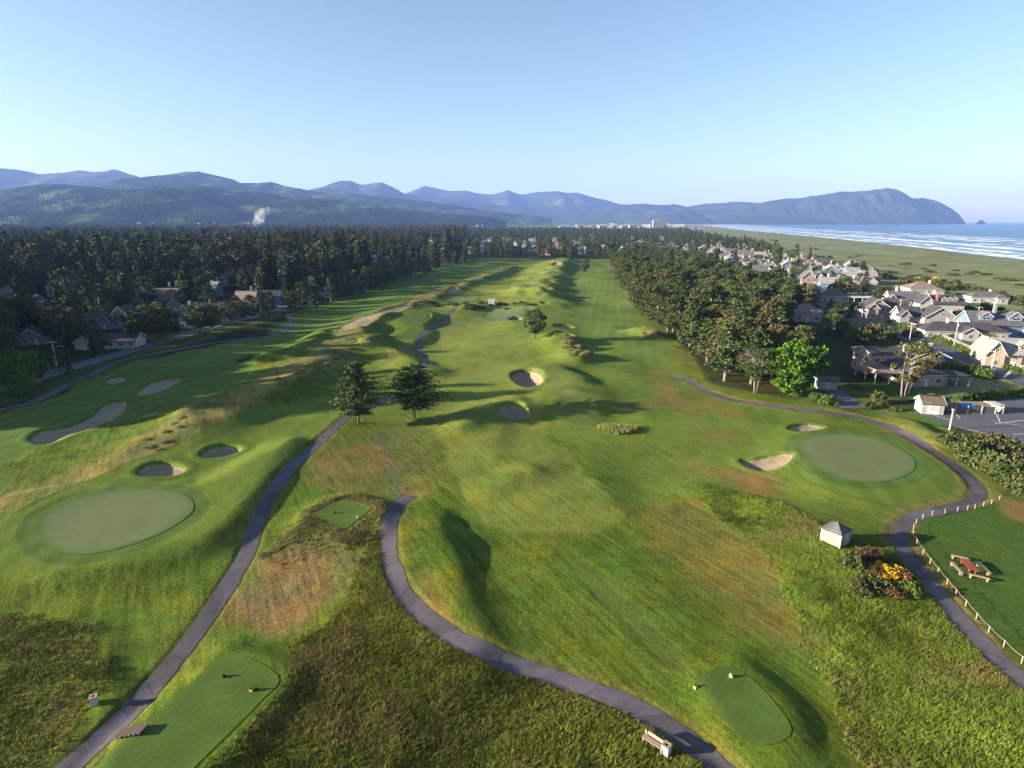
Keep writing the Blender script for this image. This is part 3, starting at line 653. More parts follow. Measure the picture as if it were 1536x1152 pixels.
# ------------------------------------------------------------------ naming helpers
def thing(name, label, cat, loc=(0, 0, 0), rz=0.0, group=None, sc=1.0):
    o = bpy.data.objects.new(name, None); COL.objects.link(o); o.empty_display_size = 0.3
    o.location = loc; o.rotation_euler = (0, 0, rz); o.scale = (sc,) * 3 if isinstance(sc, (int, float)) else sc
    o['label'] = label; o['category'] = cat
    if group: o['group'] = group
    return o
def tag(o, label, cat, group=None):
    o['label'] = label; o['category'] = cat
    if group: o['group'] = group
    return o
def child(name, me, parent):
    o = bpy.data.objects.new(name, me); COL.objects.link(o); o.parent = parent; return o
class MB:
    def __init__(s): s.v = []; s.f = []
    def add(s, V, F):
        n = len(s.v); s.v += [tuple(map(float, p)) for p in V]; s.f += [tuple(i + n for i in f) for f in F]; return s
    def box(s, c, d, rz=0.0):
        x, y, z = d[0] / 2, d[1] / 2, d[2] / 2; ca, sa = math.cos(rz), math.sin(rz)
        V = [(c[0] + a * x * ca - b * y * sa, c[1] + a * x * sa + b * y * ca, c[2] + e * z) for e in (-1, 1) for a, b in ((-1, -1), (1, -1), (1, 1), (-1, 1))]
        return s.add(V, [(0, 3, 2, 1), (4, 5, 6, 7), (0, 1, 5, 4), (1, 2, 6, 5), (2, 3, 7, 6), (3, 0, 4, 7)])
    def prism(s, poly, off):
        """polygon in 3-D extruded along a vector"""
        n = len(poly); V = [tuple(p) for p in poly] + [tuple(np.add(p, off)) for p in poly]
        return s.add(V, [tuple(range(n))[::-1], tuple(range(n, 2 * n))] + [(i, (i + 1) % n, n + (i + 1) % n, n + i) for i in range(n)])
    def tube(s, pts, rad, n=6, cap=True):
        pts = [Vector(p) for p in pts]; V = []; F = []
        for i, p in enumerate(pts):
            d = (pts[min(i + 1, len(pts) - 1)] - pts[max(i - 1, 0)]).normalized()
            a = d.orthogonal().normalized() if abs(d.z) > 0.99 else d.cross(Vector((0, 0, 1))).normalized(); b = d.cross(a)
            r = rad[i] if hasattr(rad, '__len__') else rad
            V += [p + (a * math.cos(2 * pi * k / n) + b * math.sin(2 * pi * k / n)) * r for k in range(n)]
        for i in range(len(pts) - 1):
            F += [(i * n + k, i * n + (k + 1) % n, (i + 1) * n + (k + 1) % n, (i + 1) * n + k) for k in range(n)]
        if cap: F += [tuple(range(n))[::-1], tuple(range((len(pts) - 1) * n, len(pts) * n))]
        return s.add(V, F)
    def mesh(s, name, mat, sm=False):
        me = bpy.data.meshes.new(name); me.from_pydata(s.v, [], s.f); me.materials.append(mat)
        import bmesh
        bm = bmesh.new(); bm.from_mesh(me); bmesh.ops.recalc_face_normals(bm, faces=bm.faces); bm.to_mesh(me); bm.free()
        if sm: me.polygons.foreach_set('use_smooth', [True] * len(me.polygons))
        me.update(); return me
    def build(s, name, mat, parent=None, sm=False):
        o = bpy.data.objects.new(name, s.mesh(name, mat, sm)); COL.objects.link(o)
        if parent: o.parent = parent
        return o

# ------------------------------------------------------------------ plants
def leaf_mat(name, c1, c2, c3=None, scale=0.45):
    m, nt, b, _ = new_mat(name); v = obco(nt)
    oi = nd(nt, 'ShaderNodeObjectInfo'); r = oi.outputs['Random']
    n1 = noise(nt, scale, 4, 0.65, v); n2 = noise(nt, 3.0, 2, 0.6, v)
    f = val(nt, 'MULTIPLY_ADD', val(nt, 'SUBTRACT', n1, 0.5), 2.4, val(nt, 'MULTIPLY_ADD', r, 0.7, 0.15), clamp=True)
    c = mix(nt, f, c1, c2)
    if c3: c = mix(nt, ramp(nt, val(nt, 'FRACT', val(nt, 'MULTIPLY', r, 7.3)), [(0.6, (0,)), (1.0, (0.8,))]), c, c3)
    c = mix(nt, 1.0, c, val(nt, 'MULTIPLY_ADD', n2, 1.1, 0.45), 'MULTIPLY')
    lk(nt, c, b.inputs['Base Color']); b.inputs['Roughness'].default_value = 0.75; b.inputs['Specular IOR Level'].default_value = 0.15
    return m
M['needle'] = leaf_mat('spruce_needles', (0.026, 0.045, 0.014), (0.068, 0.080, 0.024), (0.092, 0.074, 0.034))
M['pine'] = leaf_mat('pine_needles', (0.034, 0.056, 0.014), (0.076, 0.092, 0.024), (0.096, 0.074, 0.030))
M['pine_green'] = leaf_mat('green_pine_needles', (0.034, 0.062, 0.018), (0.070, 0.095, 0.026))
M['maple'] = leaf_mat('spring_leaves', (0.040, 0.095, 0.009), (0.085, 0.165, 0.014))
M['bushleaf'] = leaf_mat('bush_leaves', (0.040, 0.055, 0.015), (0.095, 0.092, 0.025), (0.12, 0.085, 0.03), 0.9)
M['hedgeleaf'] = leaf_mat('hedge_leaves', (0.050, 0.085, 0.015), (0.090, 0.125, 0.023), None, 0.9)
M['redleaf'] = leaf_mat('red_brown_leaves', (0.075, 0.040, 0.024), (0.145, 0.078, 0.038), None, 0.9)
M['gorse'] = leaf_mat('yellow_gorse_flowers', (0.40, 0.24, 0.006), (0.62, 0.38, 0.010), None, 1.5)
M['reed'] = leaf_mat('pale_dune_grass', (0.150, 0.150, 0.045), (0.27, 0.25, 0.085), None, 0.9)
M['twig'] = leaf_mat('grey_twigs', (0.16, 0.125, 0.105), (0.25, 0.195, 0.165), None, 0.9)
M['bark'] = plain('bark', (0.135, 0.100, 0.075), 0.9, 0.4, 3.0, 0.03, stretch=(2, 2, 0.4))
M['bark_grey'] = plain('grey_bark', (0.22, 0.18, 0.145), 0.9, 0.35, 3.0, 0.03, stretch=(2, 2, 0.4))

def leaf_arrays(P, size, lean=0.5, out=None, aspect=1.7):
    n = len(P); a = rng.normal(size=(n, 3)); a[:, 2] *= lean; a /= np.linalg.norm(a, axis=1)[:, None]
    if out is not None: a = a * 0.75 + out * 0.7; a /= np.linalg.norm(a, axis=1)[:, None] + 1e-9
    b = np.cross(a, rng.normal(size=(n, 3))); b /= np.linalg.norm(b, axis=1)[:, None] + 1e-9
    s = size * rng.uniform(0.6, 1.35, n)[:, None]
    a = a * s * aspect * 0.5; b = b * s * 0.5
    V = np.stack([P - a * 0.9 - b * 0.55, P - a * 0.5 + b * 0.8, P + a, P + b * -0.7 + a * 0.4], 1).reshape(-1, 3)
    return V, np.arange(4 * n).reshape(n, 4)
def crown_mesh(name, Ps, mat):
    V = []; F = []; n = 0
    for P, size, lean, out, asp in Ps:
        v, f = leaf_arrays(P, size, lean, out, asp); V.append(v); F.append(f + n); n += len(v)
    o = np_mesh(name, np.vstack(V), np.vstack(F), mat, link=False); me = o.data; bpy.data.objects.remove(o); return me
def spruce(h, R, mat, sprays=6, per=6, levels=24, low=0.13, power=0.75, leaf=0.58, droop=0.25):
    Ps = []; outs = []
    for L in range(levels):
        t = low + (1 - low) * (L + rng.uniform(0, 0.8)) / levels
        z = h * t; r = R * (1 - t) ** power + 0.25
        r *= min(1.0, 0.45 + (t - low) * 4.0)
        nb = int(4 + 4 * (1 - t))
        a0 = rng.uniform(0, 6.28)
        for k in range(nb):
            if rng.random() < 0.10: continue
            an = a0 + 6.283 * k / nb + rng.uniform(-0.3, 0.3); rr = r * rng.uniform(0.55, 1.2)
            for j in range(sprays):
                q = (j + rng.uniform(0.3, 1.0)) / sprays
                c = np.array([math.cos(an) * rr * q, math.sin(an) * rr * q, z - droop * rr * q * q + 0.12 * rr * q])
                p = c + rng.normal(size=(per, 3)) * (0.20 + 0.12 * rr * q, 0.20 + 0.12 * rr * q, 0.16)
                Ps.append(p); outs.append(np.repeat([[math.cos(an), math.sin(an), -0.15]], per, 0))
    Ps = np.vstack(Ps); outs = np.vstack(outs)
    top = np.c_[rng.normal(size=(14, 2)) * 0.12, h * rng.uniform(0.94, 1.02, 14)]
    crown = crown_mesh('crown', [(Ps, leaf, 0.4, outs, 1.9), (top, leaf * 0.6, 1.5, None, 2.0)], mat)
    tr = MB(); tr.tube([(0, 0, -0.6), (0.05, 0, h * 0.3), (0, 0.06, h * 0.7), (0, 0, h * 0.97)], [0.020 * h, 0.016 * h, 0.009 * h, 0.02], 7)
    for k in range(10):
        a = rng.uniform(0, 6.28); z = h * rng.uniform(0.05, 0.6); r = R * 0.7 * (1 - z / h)
        tr.tube([(0, 0, z), (math.cos(a) * r, math.sin(a) * r, z + rng.uniform(-0.4, 0.2))], [0.07, 0.02], 4)
    return crown, tr.mesh('trunk', M['bark'], True)
def pine(h, R, mat, nc=38, per=62, z0=0.28, leaf=0.42, crown_r=1.25, shape='dome', bark='bark_grey', lean=0.0, trunks=1, gap=0.2):
    C0 = []
    while len(C0) < nc:
        t = rng.uniform(0, 1); a = rng.uniform(0, 6.283)
        if shape == 'dome': env = math.sqrt(max(0.02, 1 - (max(0, t - 0.35) / 0.65) ** 2)) * (0.62 + 0.38 * min(1, t / 0.35))
        elif shape == 'cone': env = (1 - t) ** 0.75 * 0.95 + 0.10
        else: env = math.sqrt(max(0.02, 1 - (2 * t - 1) ** 2)) * (0.8 + 0.35 * t)
        r = R * env * math.sqrt(rng.uniform(0.12, 1.0)) * (1 + 0.22 * math.sin(a * 2 + t * 5) + 0.12 * math.sin(a * 5))
        c = np.array([math.cos(a) * r + lean * t, math.sin(a) * r, h * (z0 + (0.96 - z0) * t)])
        if all(np.linalg.norm((c - q) * (1, 1, 1.3)) > crown_r * 0.55 for q in C0) or rng.random() < gap: C0.append(c)
    Ps = []
    for c in C0:
        s = crown_r * rng.uniform(0.65, 1.25); d = rng.normal(size=(per, 3)); d /= np.linalg.norm(d, axis=1)[:, None]
        p = c + d * (s * rng.uniform(0.35, 1.0, per) ** 0.6)[:, None] * (1, 1, 0.62)
        Ps.append((p, leaf, 0.8, d, 1.5))
    crown = crown_mesh('crown', Ps, mat)
    tr = MB()
    for k in range(trunks):
        ox = (k - (trunks - 1) / 2) * 0.9; ex = ox * 2.2
        tr.tube([(ox * 0.4, 0, -0.7), (ox, 0.1, h * 0.22), (ex + lean * 0.4, -0.1, h * 0.55), (ex + lean * 0.7, 0, h * 0.86)],
                [0.030 * h / trunks ** .5, 0.022 * h / trunks ** .5, 0.014 * h / trunks ** .5, 0.03], 8)
    for c in C0[::2]:
        zt = max(h * 0.12, c[2] - 0.45 * np.hypot(c[0], c[1]) - 0.6); ax = 0
        tr.tube([(ax, 0, zt), tuple(c * (0.55, 0.55, 1) + (0, 0, -0.35 * (c[2] - zt))), tuple(c)], [0.010 * h, 0.006 * h, 0.02], 5)
    return crown, tr.mesh('trunk', M[bark], True)
def bush(R, h, mat, nc=26, per=46, leaf=0.26, cr=0.55):
    Ps = []
    for k in range(nc):
        a = rng.uniform(0, 6.283); r = R * math.sqrt(rng.uniform(0, 1)) * 0.85; z = h * (rng.uniform(0.25, 0.85)) * math.sqrt(max(0.1, 1 - (r / R) ** 2))
        c = np.array([math.cos(a) * r, math.sin(a) * r, z]); d = rng.normal(size=(per, 3)); d /= np.linalg.norm(d, axis=1)[:, None]
        p = c + d * (cr * R / 1.6 * rng.uniform(0.3, 1.0, per) ** 0.6)[:, None]; p[:, 2] = np.abs(p[:, 2])
        Ps.append((p, leaf, 0.9, d, 1.4))
    return crown_mesh('foliage', Ps, mat)
def stems(R, h):
    tr = MB()
    for k in range(7):
        a = rng.uniform(0, 6.28); r = R * rng.uniform(0.2, 0.7)
        tr.tube([(0, 0, -0.3), (math.cos(a) * r * 0.5, math.sin(a) * r * 0.5, h * 0.3), (math.cos(a) * r, math.sin(a) * r, h * 0.7)], [0.06, 0.045, 0.015], 5)
    return tr.mesh('stem', M['bark'], True)

PROTO = {
 'spruce': [spruce(20, rng.uniform(3.6, 5.0), M['needle'], low=rng.uniform(0.08, 0.2), power=rng.uniform(0.6, 0.95), droop=rng.uniform(0.1, 0.4)) for _ in range(6)],
 'pine': [pine(13, rng.uniform(3.0, 4.0), M['pine'], nc=46, shape=s, z0=z, lean=rng.uniform(-1, 1)) for s, z in (('dome', 0.14), ('dome', 0.2), ('cone', 0.08), ('dome', 0.26), ('ball', 0.16), ('cone', 0.12))]
       + [pine(13, 3.6, M['pine_green'], shape=s, z0=0.16) for s in ('dome', 'cone')],
 'leafy': [pine(10, 4.2, M['maple'], nc=95, per=75, z0=0.08, leaf=0.42, crown_r=1.35, shape='ball', gap=0.3)],
 'dark': [pine(9, 4.2, M['pine'], nc=40, per=60, z0=0.22, leaf=0.42, crown_r=1.4, shape='ball', bark='bark')],
}
BUSH = {k: [(bush(2.0, 2.2, M[mt], leaf=lf), stems(2.0, 2.2)) for _ in range(n)] for k, mt, n, lf in
        (('bush', 'bushleaf', 3, 0.30), ('hedge', 'hedgeleaf', 2, 0.28), ('red', 'redleaf', 1, 0.26), ('gorse', 'gorse', 1, 0.2), ('pinebush', 'pine', 2, 0.34))}
PROTO_H = {'spruce': 20.0, 'pine': 13.0, 'leafy': 10.0, 'dark': 9.0}

def plant_tree(name, label, cat, kind, i, loc, hgt, rz, group=None, wide=1.0):
    pr = PROTO[kind][i % len(PROTO[kind])]; s = hgt / PROTO_H[kind]
    t = thing(name, label, cat, loc, rz, group, (s * wide, s * wide, s))
    child('trunk', pr[1], t); child('crown', pr[0], t); return t
def plant_bush(name, label, kind, i, loc, R, hgt, rz, group=None, cat='bush'):
    pr = BUSH[kind][i % len(BUSH[kind])]
    t = thing(name, label, cat, (loc[0], loc[1], loc[2] - 0.1), rz, group, (R / 2.0, R / 2.0, hgt / 2.0))
    child('foliage', pr[0], t); child('stem', pr[1], t); return t
def hgt_m(px, py, hpx):
    p = G(px, py); d = ray(px, py - hpx); k = p.y / d[1]
    return max(0.5, CAMZ + d[2] * k - p.z)

# --- the two big trees beside the left cart path
p = G(538, 635); h = hgt_m(538, 635, 92)
t = thing('pine_tree', 'tall dark pine standing left of the pair where the cart path bends', 'tree', p)
cr, tr = spruce(h, 6.5, M['pine_green'], sprays=10, per=13, levels=17, low=0.17, power=0.62, leaf=0.30, droop=0.05); child('trunk', tr, t); child('crown', cr, t)
p = G(622, 628); h = hgt_m(622, 628, 77)
t = thing('pine_tree', 'broad flat topped dark pine with thick trunk, right of the pair beside the path', 'tree', p)
cr, tr = spruce(h, 9.0, M['pine_green'], sprays=11, per=14, levels=15, low=0.22, power=0.42, leaf=0.30, droop=-0.06); child('trunk', tr, t); child('crown', cr, t)
# --- single trees out on the course
p = G(803, 508); t = plant_tree('round_tree', 'round brown green tree standing alone in the middle of the fairway', 'tree', 'dark', 0, p, hgt_m(803, 508, 44), 0.4, wide=0.82)
p = G(877, 410); t = plant_tree('small_tree', 'small lone tree at the far end of the fairway', 'tree', 'pine', 0, p, hgt_m(877, 410, 22), 1.0, wide=1.1)
p = G(1188, 592); t = plant_tree('leafy_tree', 'bright spring green broadleaf tree at the edge of the pine belt', 'tree', 'leafy', 0, p, hgt_m(1188, 592, 80), 0.7, wide=1.08)
p = G(1133, 590); t = thing('twisted_pine', 'small twisted pine with bare grey twigs left of the bright green tree', 'tree', p)
h = hgt_m(1133, 590, 72); cr, tr = pine(h, 4.0, M['pine'], nc=34, per=60, z0=0.32, leaf=0.34, crown_r=1.15, shape='ball', trunks=2); child('trunk', tr, t); child('crown', cr, t)
cr, _ = pine(h, 2.6, M['twig'], nc=12, per=70, z0=0.3, leaf=0.12, crown_r=1.3, shape='ball', lean=-3.5); child('dead_twigs', cr, t)
p = G(1355, 605); t = thing('shore_pine', 'leaning open shore pine growing in front of the deck house', 'tree', p)
h = hgt_m(1355, 605, 92); cr, tr = pine(h, 4.6, M['pine'], nc=34, per=75, z0=0.34, leaf=0.36, crown_r=1.2, shape='ball', trunks=3, lean=1.2); child('trunk', tr, t); child('crown', cr, t)
p = G(1375, 545); plant_tree('shore_pine', 'small shore pine between the deck house and the blue cottage', 'tree', 'pine', 3, p, 7.5, 2.0, wide=1.1)
p = G(32, 592); plant_tree('leafy_tree', 'bright green broadleaf tree beside the road at the left edge', 'tree', 'leafy', 0, p, hgt_m(32, 592, 66), 2.2, wide=1.0)

# ------------------------------------------------------------------ houses: where they stand (px of the base), used to keep trees out of their way
HOUSE_RECT = [  # x0, x1, ytop, ybase of the ones the photograph shows clearly
 (1300,1360,444,480),(1330,1382,438,462),(1352,1435,450,492),(1396,1448,444,472),(1392,1510,478,508),(1452,1545,450,508),
 (1362,1410,424,448),(1456,1508,435,455),(1486,1545,500,548),(1190,1232,455,482),(1232,1298,425,452),(1384,1425,520,548),
 (1290,1425,508,585),(1228,1256,568,585),(148,184,458,492),(192,242,452,492),(252,302,434,468),(266,326,450,484),(116,190,492,524),(356,378,434,462),(358,410,428,455),
 (272,292,468,492),(40,62,498,515)]
HOUSE_XY = [(G0((a + b) / 2, yb), (b - a) / 2 * 0.28) for a, b, yt, yb in HOUSE_RECT]
TOWN = []   # filled below: small houses of the town, (x, y, rot, kind)
def pxin(polys, X, Y):
    u, v = project(X, Y, 0 * X); r = np.zeros(len(X), bool); P = np.c_[u, v]
    for q in polys: r |= inside(P, np.array(q, float))
    return r
# town lots along streets that follow the shore
TOWNP = [(1040,362),(1075,362),(1130,374),(1200,388),(1300,412),(1345,428),(1300,438),(1235,445),(1170,432),(1110,408),(1060,384),(1030,372)]
for k in range(900):
    if len(TOWN) >= 74: break
    q = (rng.uniform(1030, 1345), rng.uniform(360, 440))
    if not inside(np.array([q]), np.array(TOWNP, float))[0]: continue
    g = G0(*q)
    if any(np.hypot(g[0] - t_[0], g[1] - t_[1]) < 17 for t_ in TOWN) or any(np.hypot(*(g - hx)) < hr + 10 for hx, hr in HOUSE_XY): continue
    TOWN.append((g[0], g[1], -0.25 + rng.choice([0, pi / 2]) + rng.uniform(-0.08, 0.08), int(rng.integers(0, 6))))
NEIGH = []
for poly, n, gap in (([(690,372),(770,378),(900,383),(960,379),(950,366),(860,364),(760,360),(690,362)], 34, 26), ([(560,400),(690,387),(690,368),(600,372),(540,388)], 9, 40), ([(930,372),(1040,372),(1060,385),(1010,380),(960,364)], 10, 30), ([(640,384),(1000,366),(1000,356),(640,356)], 26, 40)):
    c = 0
    for k in range(4000):
        if c >= n: break
        q = (rng.uniform(540, 1060), rng.uniform(354, 402))
        if not inside(np.array([q]), np.array(poly, float))[0]: continue
        g = G0(*q)
        if any(np.hypot(g[0] - t_[0], g[1] - t_[1]) < gap for t_ in NEIGH + TOWN): continue
        NEIGH.append((g[0], g[1], rng.uniform(-0.3, 0.1) + rng.choice([0, pi / 2]), int(rng.integers(0, 6)))); c += 1

LEFTN = [(*G0(*q), 0.1 + (i % 3 - 1) * 0.08 + (pi / 2 if i % 4 == 3 else 0), i % 6) for i, q in enumerate([(112,436),(84,446),(132,455),(330,446),(248,450),(428,441),(462,428),(498,419),(205,452),(560,401),(588,395),(20,458),(618,389),(340,430),(530,409),(60,470)])]
# ------------------------------------------------------------------ woods: jittered planting, thinning with distance
def scatter(y0, y1, xf0, xf1, sp):
    out = []; y = y0
    while y < y1:
        s = sp(y); n = int((xf1 - xf0) * (y + 30) / s)
        if n > 0:
            x = (xf0 + (np.arange(n) + rng.uniform(0, 1, n)) * (xf1 - xf0) / n) * (y + 30)
            out.append(np.c_[x, y + rng.uniform(-0.5, 0.5, n) * s])
        y += s
    return np.vstack(out)
allxy = np.array([(t_[0], t_[1]) for t_ in TOWN + NEIGH + LEFTN]); hxy = np.array([h_[0] for h_ in HOUSE_XY]); hr_ = np.array([h_[1] for h_ in HOUSE_XY])
def near_any(P, Q, r):
    out = np.zeros(len(P), bool); r = np.broadcast_to(r, (len(Q),))
    for q, rr in zip(Q, r): out |= (P[:, 0] - q[0]) ** 2 + (P[:, 1] - q[1]) ** 2 < rr * rr
    return out
FOR_L = [[(-3000,900),(-1200,760),(-420,668),(-60,582),(-100,520),(-1000,600)],[(-1500,620),(-300,500),(-60,462),(0,452),(60,448),(110,436),(180,444),(250,438),(330,430),(420,426),(445,444),(480,440),(560,410),(640,389),(700,380),(700,344),(640,341.5),(-2500,341.5)]]
GAP_L = [[(-500,640),(0,560),(91,545),(224,508),(284,492),(385,465),(445,448),(425,426),(330,430),(250,438),(180,444),(110,436),(0,452),(-500,520)]]
BELT = [[(918,398),(932,430),(948,462),(985,482),(1012,503),(1035,532),(1058,566),(1085,580),(1120,586),(1165,572),(1232,556),(1285,518),(1262,490),(1225,472),(1150,442),(1080,408),(1020,382),(960,366),(915,374)]]
TOWNZ = [[(1010,368),(1080,404),(1150,440),(1262,488),(1330,474),(1310,440),(1345,428),(1240,402),(1130,373),(1060,358),(1010,352)]]
FAR_C = [[(690,386.5),(930,388),(1010,372),(1060,354),(1030,346.5),(840,346),(690,345)]]
P = scatter(110, 3300, -1.35, 0.75, lambda y: float(np.interp(y, [100, 320, 700, 1500, 3300], [7.2, 8.4, 11.5, 17.0, 27.0])))
_e = catmull(P0([(440,456),(500,446),(560,430),(600,419),(640,407),(700,391)]), 30); _x = _e[rng.integers(0, len(_e), 150)] + np.c_[-rng.uniform(3, 34, 150), rng.uniform(-2, 2, 150)]; P = np.vstack([P, _x])
rl = pxin(FOR_L, P[:, 0], P[:, 1]); rl[-150:] = True; rg = pxin(GAP_L, P[:, 0], P[:, 1]) & (rng.random(len(P)) < np.where(project(P[:, 0], P[:, 1], 0 * P[:, 0])[0] < 0, 0.65, 0.56))
rb = pxin(BELT, P[:, 0], P[:, 1]); rt = pxin(TOWNZ, P[:, 0], P[:, 1]) & (rng.random(len(P)) < 0.8); rc = pxin(FAR_C, P[:, 0], P[:, 1]) & (rng.random(len(P)) < 0.75)
rl &= ~((P[:, 1] > 900) & (rng.random(len(P)) < 0.25))
kind = np.where(rl, 1, np.where(rb | rg, 2, np.where(rt | rc, 3, 0)))
kind[near_any(P, allxy, 8.0) & (kind > 0)] = 0
kind[near_any(P, hxy, hr_ + 3.0)] = 0
for ln, w in ((ROADW['lroad'], 7.0), (ROADW['rroad'], 7.0), (PATHW['right'], 3.5), (PATHW['shade'], 4)):
    d, _, _ = seg_dist(P, ln, False); kind[d < w] = 0
kind[sdist(P, DRIVE) > -4] = 0
ok = kind > 0; P = P[ok]; kind = kind[ok]
hh = np.where(kind == 1, rng.normal(18.5, 6.0, len(P)), np.where(kind == 2, rng.normal(13.2, 1.9, len(P)), rng.normal(10.5, 2.2, len(P)))).clip(8, 33)
hh[pxin(GAP_L, P[:, 0], P[:, 1])] *= 1.0
hh[project(P[:, 0], P[:, 1], 0 * P[:, 0])[0] < -10] *= 1.13
hh[(kind == 3) & (P[:, 1] > 600)] *= 1.35
gzv = ground_z(P[:, 0], P[:, 1]); ub, vb = project(P[:, 0], P[:, 1], gzv); ut, vt = project(P[:, 0], P[:, 1], gzv + hh)
# keep the sight lines the photograph has onto its houses and lawns
rad = hh * 0.26 / np.hypot(P[:, 1], 1) * FPX
drop = np.zeros(len(P), bool)
for (a, b, yt, yb), (hx, hr) in zip(HOUSE_RECT, HOUSE_XY):
    drop |= (ub + rad > a - 1) & (ub - rad < b + 1) & (vt < yb - 5) & (vb > yt) & (vb > yb - 4)
drop &= rng.random(len(P)) < 0.97
for t_ in TOWN:
    u, v = project(np.array(t_[0]), np.array(t_[1]), 0.0)
    drop |= (kind == 3) & (np.abs(ub - u) < 7) & (vb > v) & (vt < v - 2) & (rng.random(len(P)) < 0.55)
for t_ in NEIGH:
    u, v = project(np.array(t_[0]), np.array(t_[1]), 0.0)
    drop |= (np.abs(ub - u) < 6) & (vb > v - 0.5) & (vt < v - 4) & (vb < v + 14) & (rng.random(len(P)) < 0.72)
for t_ in LEFTN:
    u, v = project(np.array(t_[0]), np.array(t_[1]), 0.0)
    drop |= (np.abs(ub - u) < 11) & (vb > v - 0.5) & (vt < v - 4) & (rng.random(len(P)) < 0.93)
P, kind, hh, gzv, ub, vb = (q[~drop] for q in (P, kind, hh, gzv, ub, vb))
app = hh / P[:, 1] * (((ub > -20) & (ub < 1556)) * 1.0)
species = np.where(kind == 1, np.where(rng.random(len(P)) < 0.68, 0, 1), np.where(kind == 2, 1, np.where(rng.random(len(P)) < 0.5, 0, 1)))
zone = kind.copy(); zone[pxin(GAP_L, P[:, 0], P[:, 1])] = 4
far = np.ones(len(P), bool)
LAB = {(0, 4): ('spruce_tree', 'dark spruce growing among the shaded houses on the left', 'spruces among the shaded houses'), (0, 1): ('spruce_tree', 'dark spruce standing in the dense forest left of the golf course', 'spruces of the dense forest'),
       (1, 1): ('pine_tree', 'brown green rounded pine standing among the spruces of the left forest', 'pines of the dense forest'),
       (1, 2): ('pine_tree', 'brown green pine standing in the tree belt right of the fairway', 'pines of the tree belt'),
       (1, 4): ('pine_tree', 'short dark pine growing among the shaded houses on the left', 'pines among the shaded houses'),
       (0, 3): ('spruce_tree', 'dark conifer standing among the houses of the far town', 'conifers among the town houses'),
       (1, 3): ('pine_tree', 'rounded pine growing between the small houses of the coastal town', 'pines between the town houses')}
for sp in (0, 1):
    idx = np.nonzero(species == sp)[0]; idx = idx[np.argsort(-app[idx])][:296 if sp == 0 else 292]
    far[idx] = False
    nm = ('spruce', 'pine')[sp]
    for i in idx:
        n_, lb, gp = LAB[(sp, int(zone[i]))]
        plant_tree(n_, lb, 'tree', nm, int(rng.integers(0, 8)), (P[i, 0], P[i, 1], gzv[i] - 0.1), float(hh[i]), rng.uniform(0, 6.28), gp, rng.uniform(0.95, 1.4))
# --- the rest of the woods: one object of instances
fi = np.nonzero(far)[0]
hv = np.empty(len(HILLC.data.vertices) * 3, np.float32); HILLC.data.vertices.foreach_get('co', hv); hv = hv.reshape(-1, 3)
hk = np.nonzero((hv[:, 1] < 4450) & (hv[:, 2] > 2) & (fbm(hv[:, 0] / 260, hv[:, 1] / 420, 3) > -0.06 + 0.0011 * (hv[:, 2] - 90)))[0]
hk = rng.choice(hk, min(4200, len(hk)), replace=False); nh = len(hk)
HP = hv[hk] + np.c_[rng.uniform(-9, 9, (nh, 2)), np.full(nh, -2.0)]
fm = bpy.data.meshes.new('distant_forest'); fm.vertices.add(len(fi) + nh); fm.vertices.foreach_set('co', np.vstack([np.c_[P[fi], gzv[fi] - 0.2], HP]).astype(np.float32).ravel())
def fattr(nm, ty, data): a_ = fm.attributes.new(nm, ty, 'POINT'); a_.data.foreach_set('value', data)
fattr('tree_scale', 'FLOAT', np.r_[hh[fi] / np.where(species[fi] == 0, 20.0, 13.0), rng.uniform(0.8, 1.4, nh)].astype(np.float32))
fattr('tree_turn', 'FLOAT', rng.uniform(0, 6.28, len(fi) + nh).astype(np.float32))
fattr('tree_kind', 'INT', np.r_[np.where(species[fi] == 0, rng.integers(0, 6, len(fi)), 6 + rng.integers(0, 8, len(fi))), rng.integers(0, 6, nh)].astype(np.int32))
fo = bpy.data.objects.new('distant_forest', fm); COL.objects.link(fo); fo['kind'] = 'stuff'
protos = []
for sp in ('spruce', 'pine'):
    for pr in PROTO[sp]:
        protos.append(next(o for o in bpy.data.objects if o.data == pr[0]) if any(o.data == pr[0] for o in bpy.data.objects) else None)
ng = bpy.data.node_groups.new('plant_forest', 'GeometryNodeTree')
ng.interface.new_socket('Geometry', in_out='INPUT', socket_type='NodeSocketGeometry'); ng.interface.new_socket('Geometry', in_out='OUTPUT', socket_type='NodeSocketGeometry')
gi = ng.nodes.new('NodeGroupInput'); go = ng.nodes.new('NodeGroupOutput'); iop = ng.nodes.new('GeometryNodeInstanceOnPoints')
gj = ng.nodes.new('GeometryNodeGeometryToInstance')
for o in reversed([q for q in protos if q]):
    oi = ng.nodes.new('GeometryNodeObjectInfo'); oi.inputs['Object'].default_value = o; oi.inputs['As Instance'].default_value = False
    oi.transform_space = 'ORIGINAL'
    g2 = ng.nodes.new('GeometryNodeGeometryToInstance'); ng.links.new(oi.outputs['Geometry'], g2.inputs[0])
    protos_last = g2; ng.links.new(g2.outputs[0], gj.inputs[0]) if False else None
    globals().setdefault('_gi', []).append(g2)
jn = ng.nodes.new('GeometryNodeJoinGeometry')
for g2 in _gi: ng.links.new(g2.outputs[0], jn.inputs[0])
ng.links.new(gi.outputs[0], iop.inputs['Points']); ng.links.new(jn.outputs[0], iop.inputs['Instance']); iop.inputs['Pick Instance'].default_value = True
def named(nm, ty):
    n = ng.nodes.new('GeometryNodeInputNamedAttribute'); n.data_type = ty; n.inputs['Name'].default_value = nm; return n.outputs['Attribute']
ng.links.new(named('tree_kind', 'INT'), iop.inputs['Instance Index']); ng.links.new(named('tree_scale', 'FLOAT'), iop.inputs['Scale'])
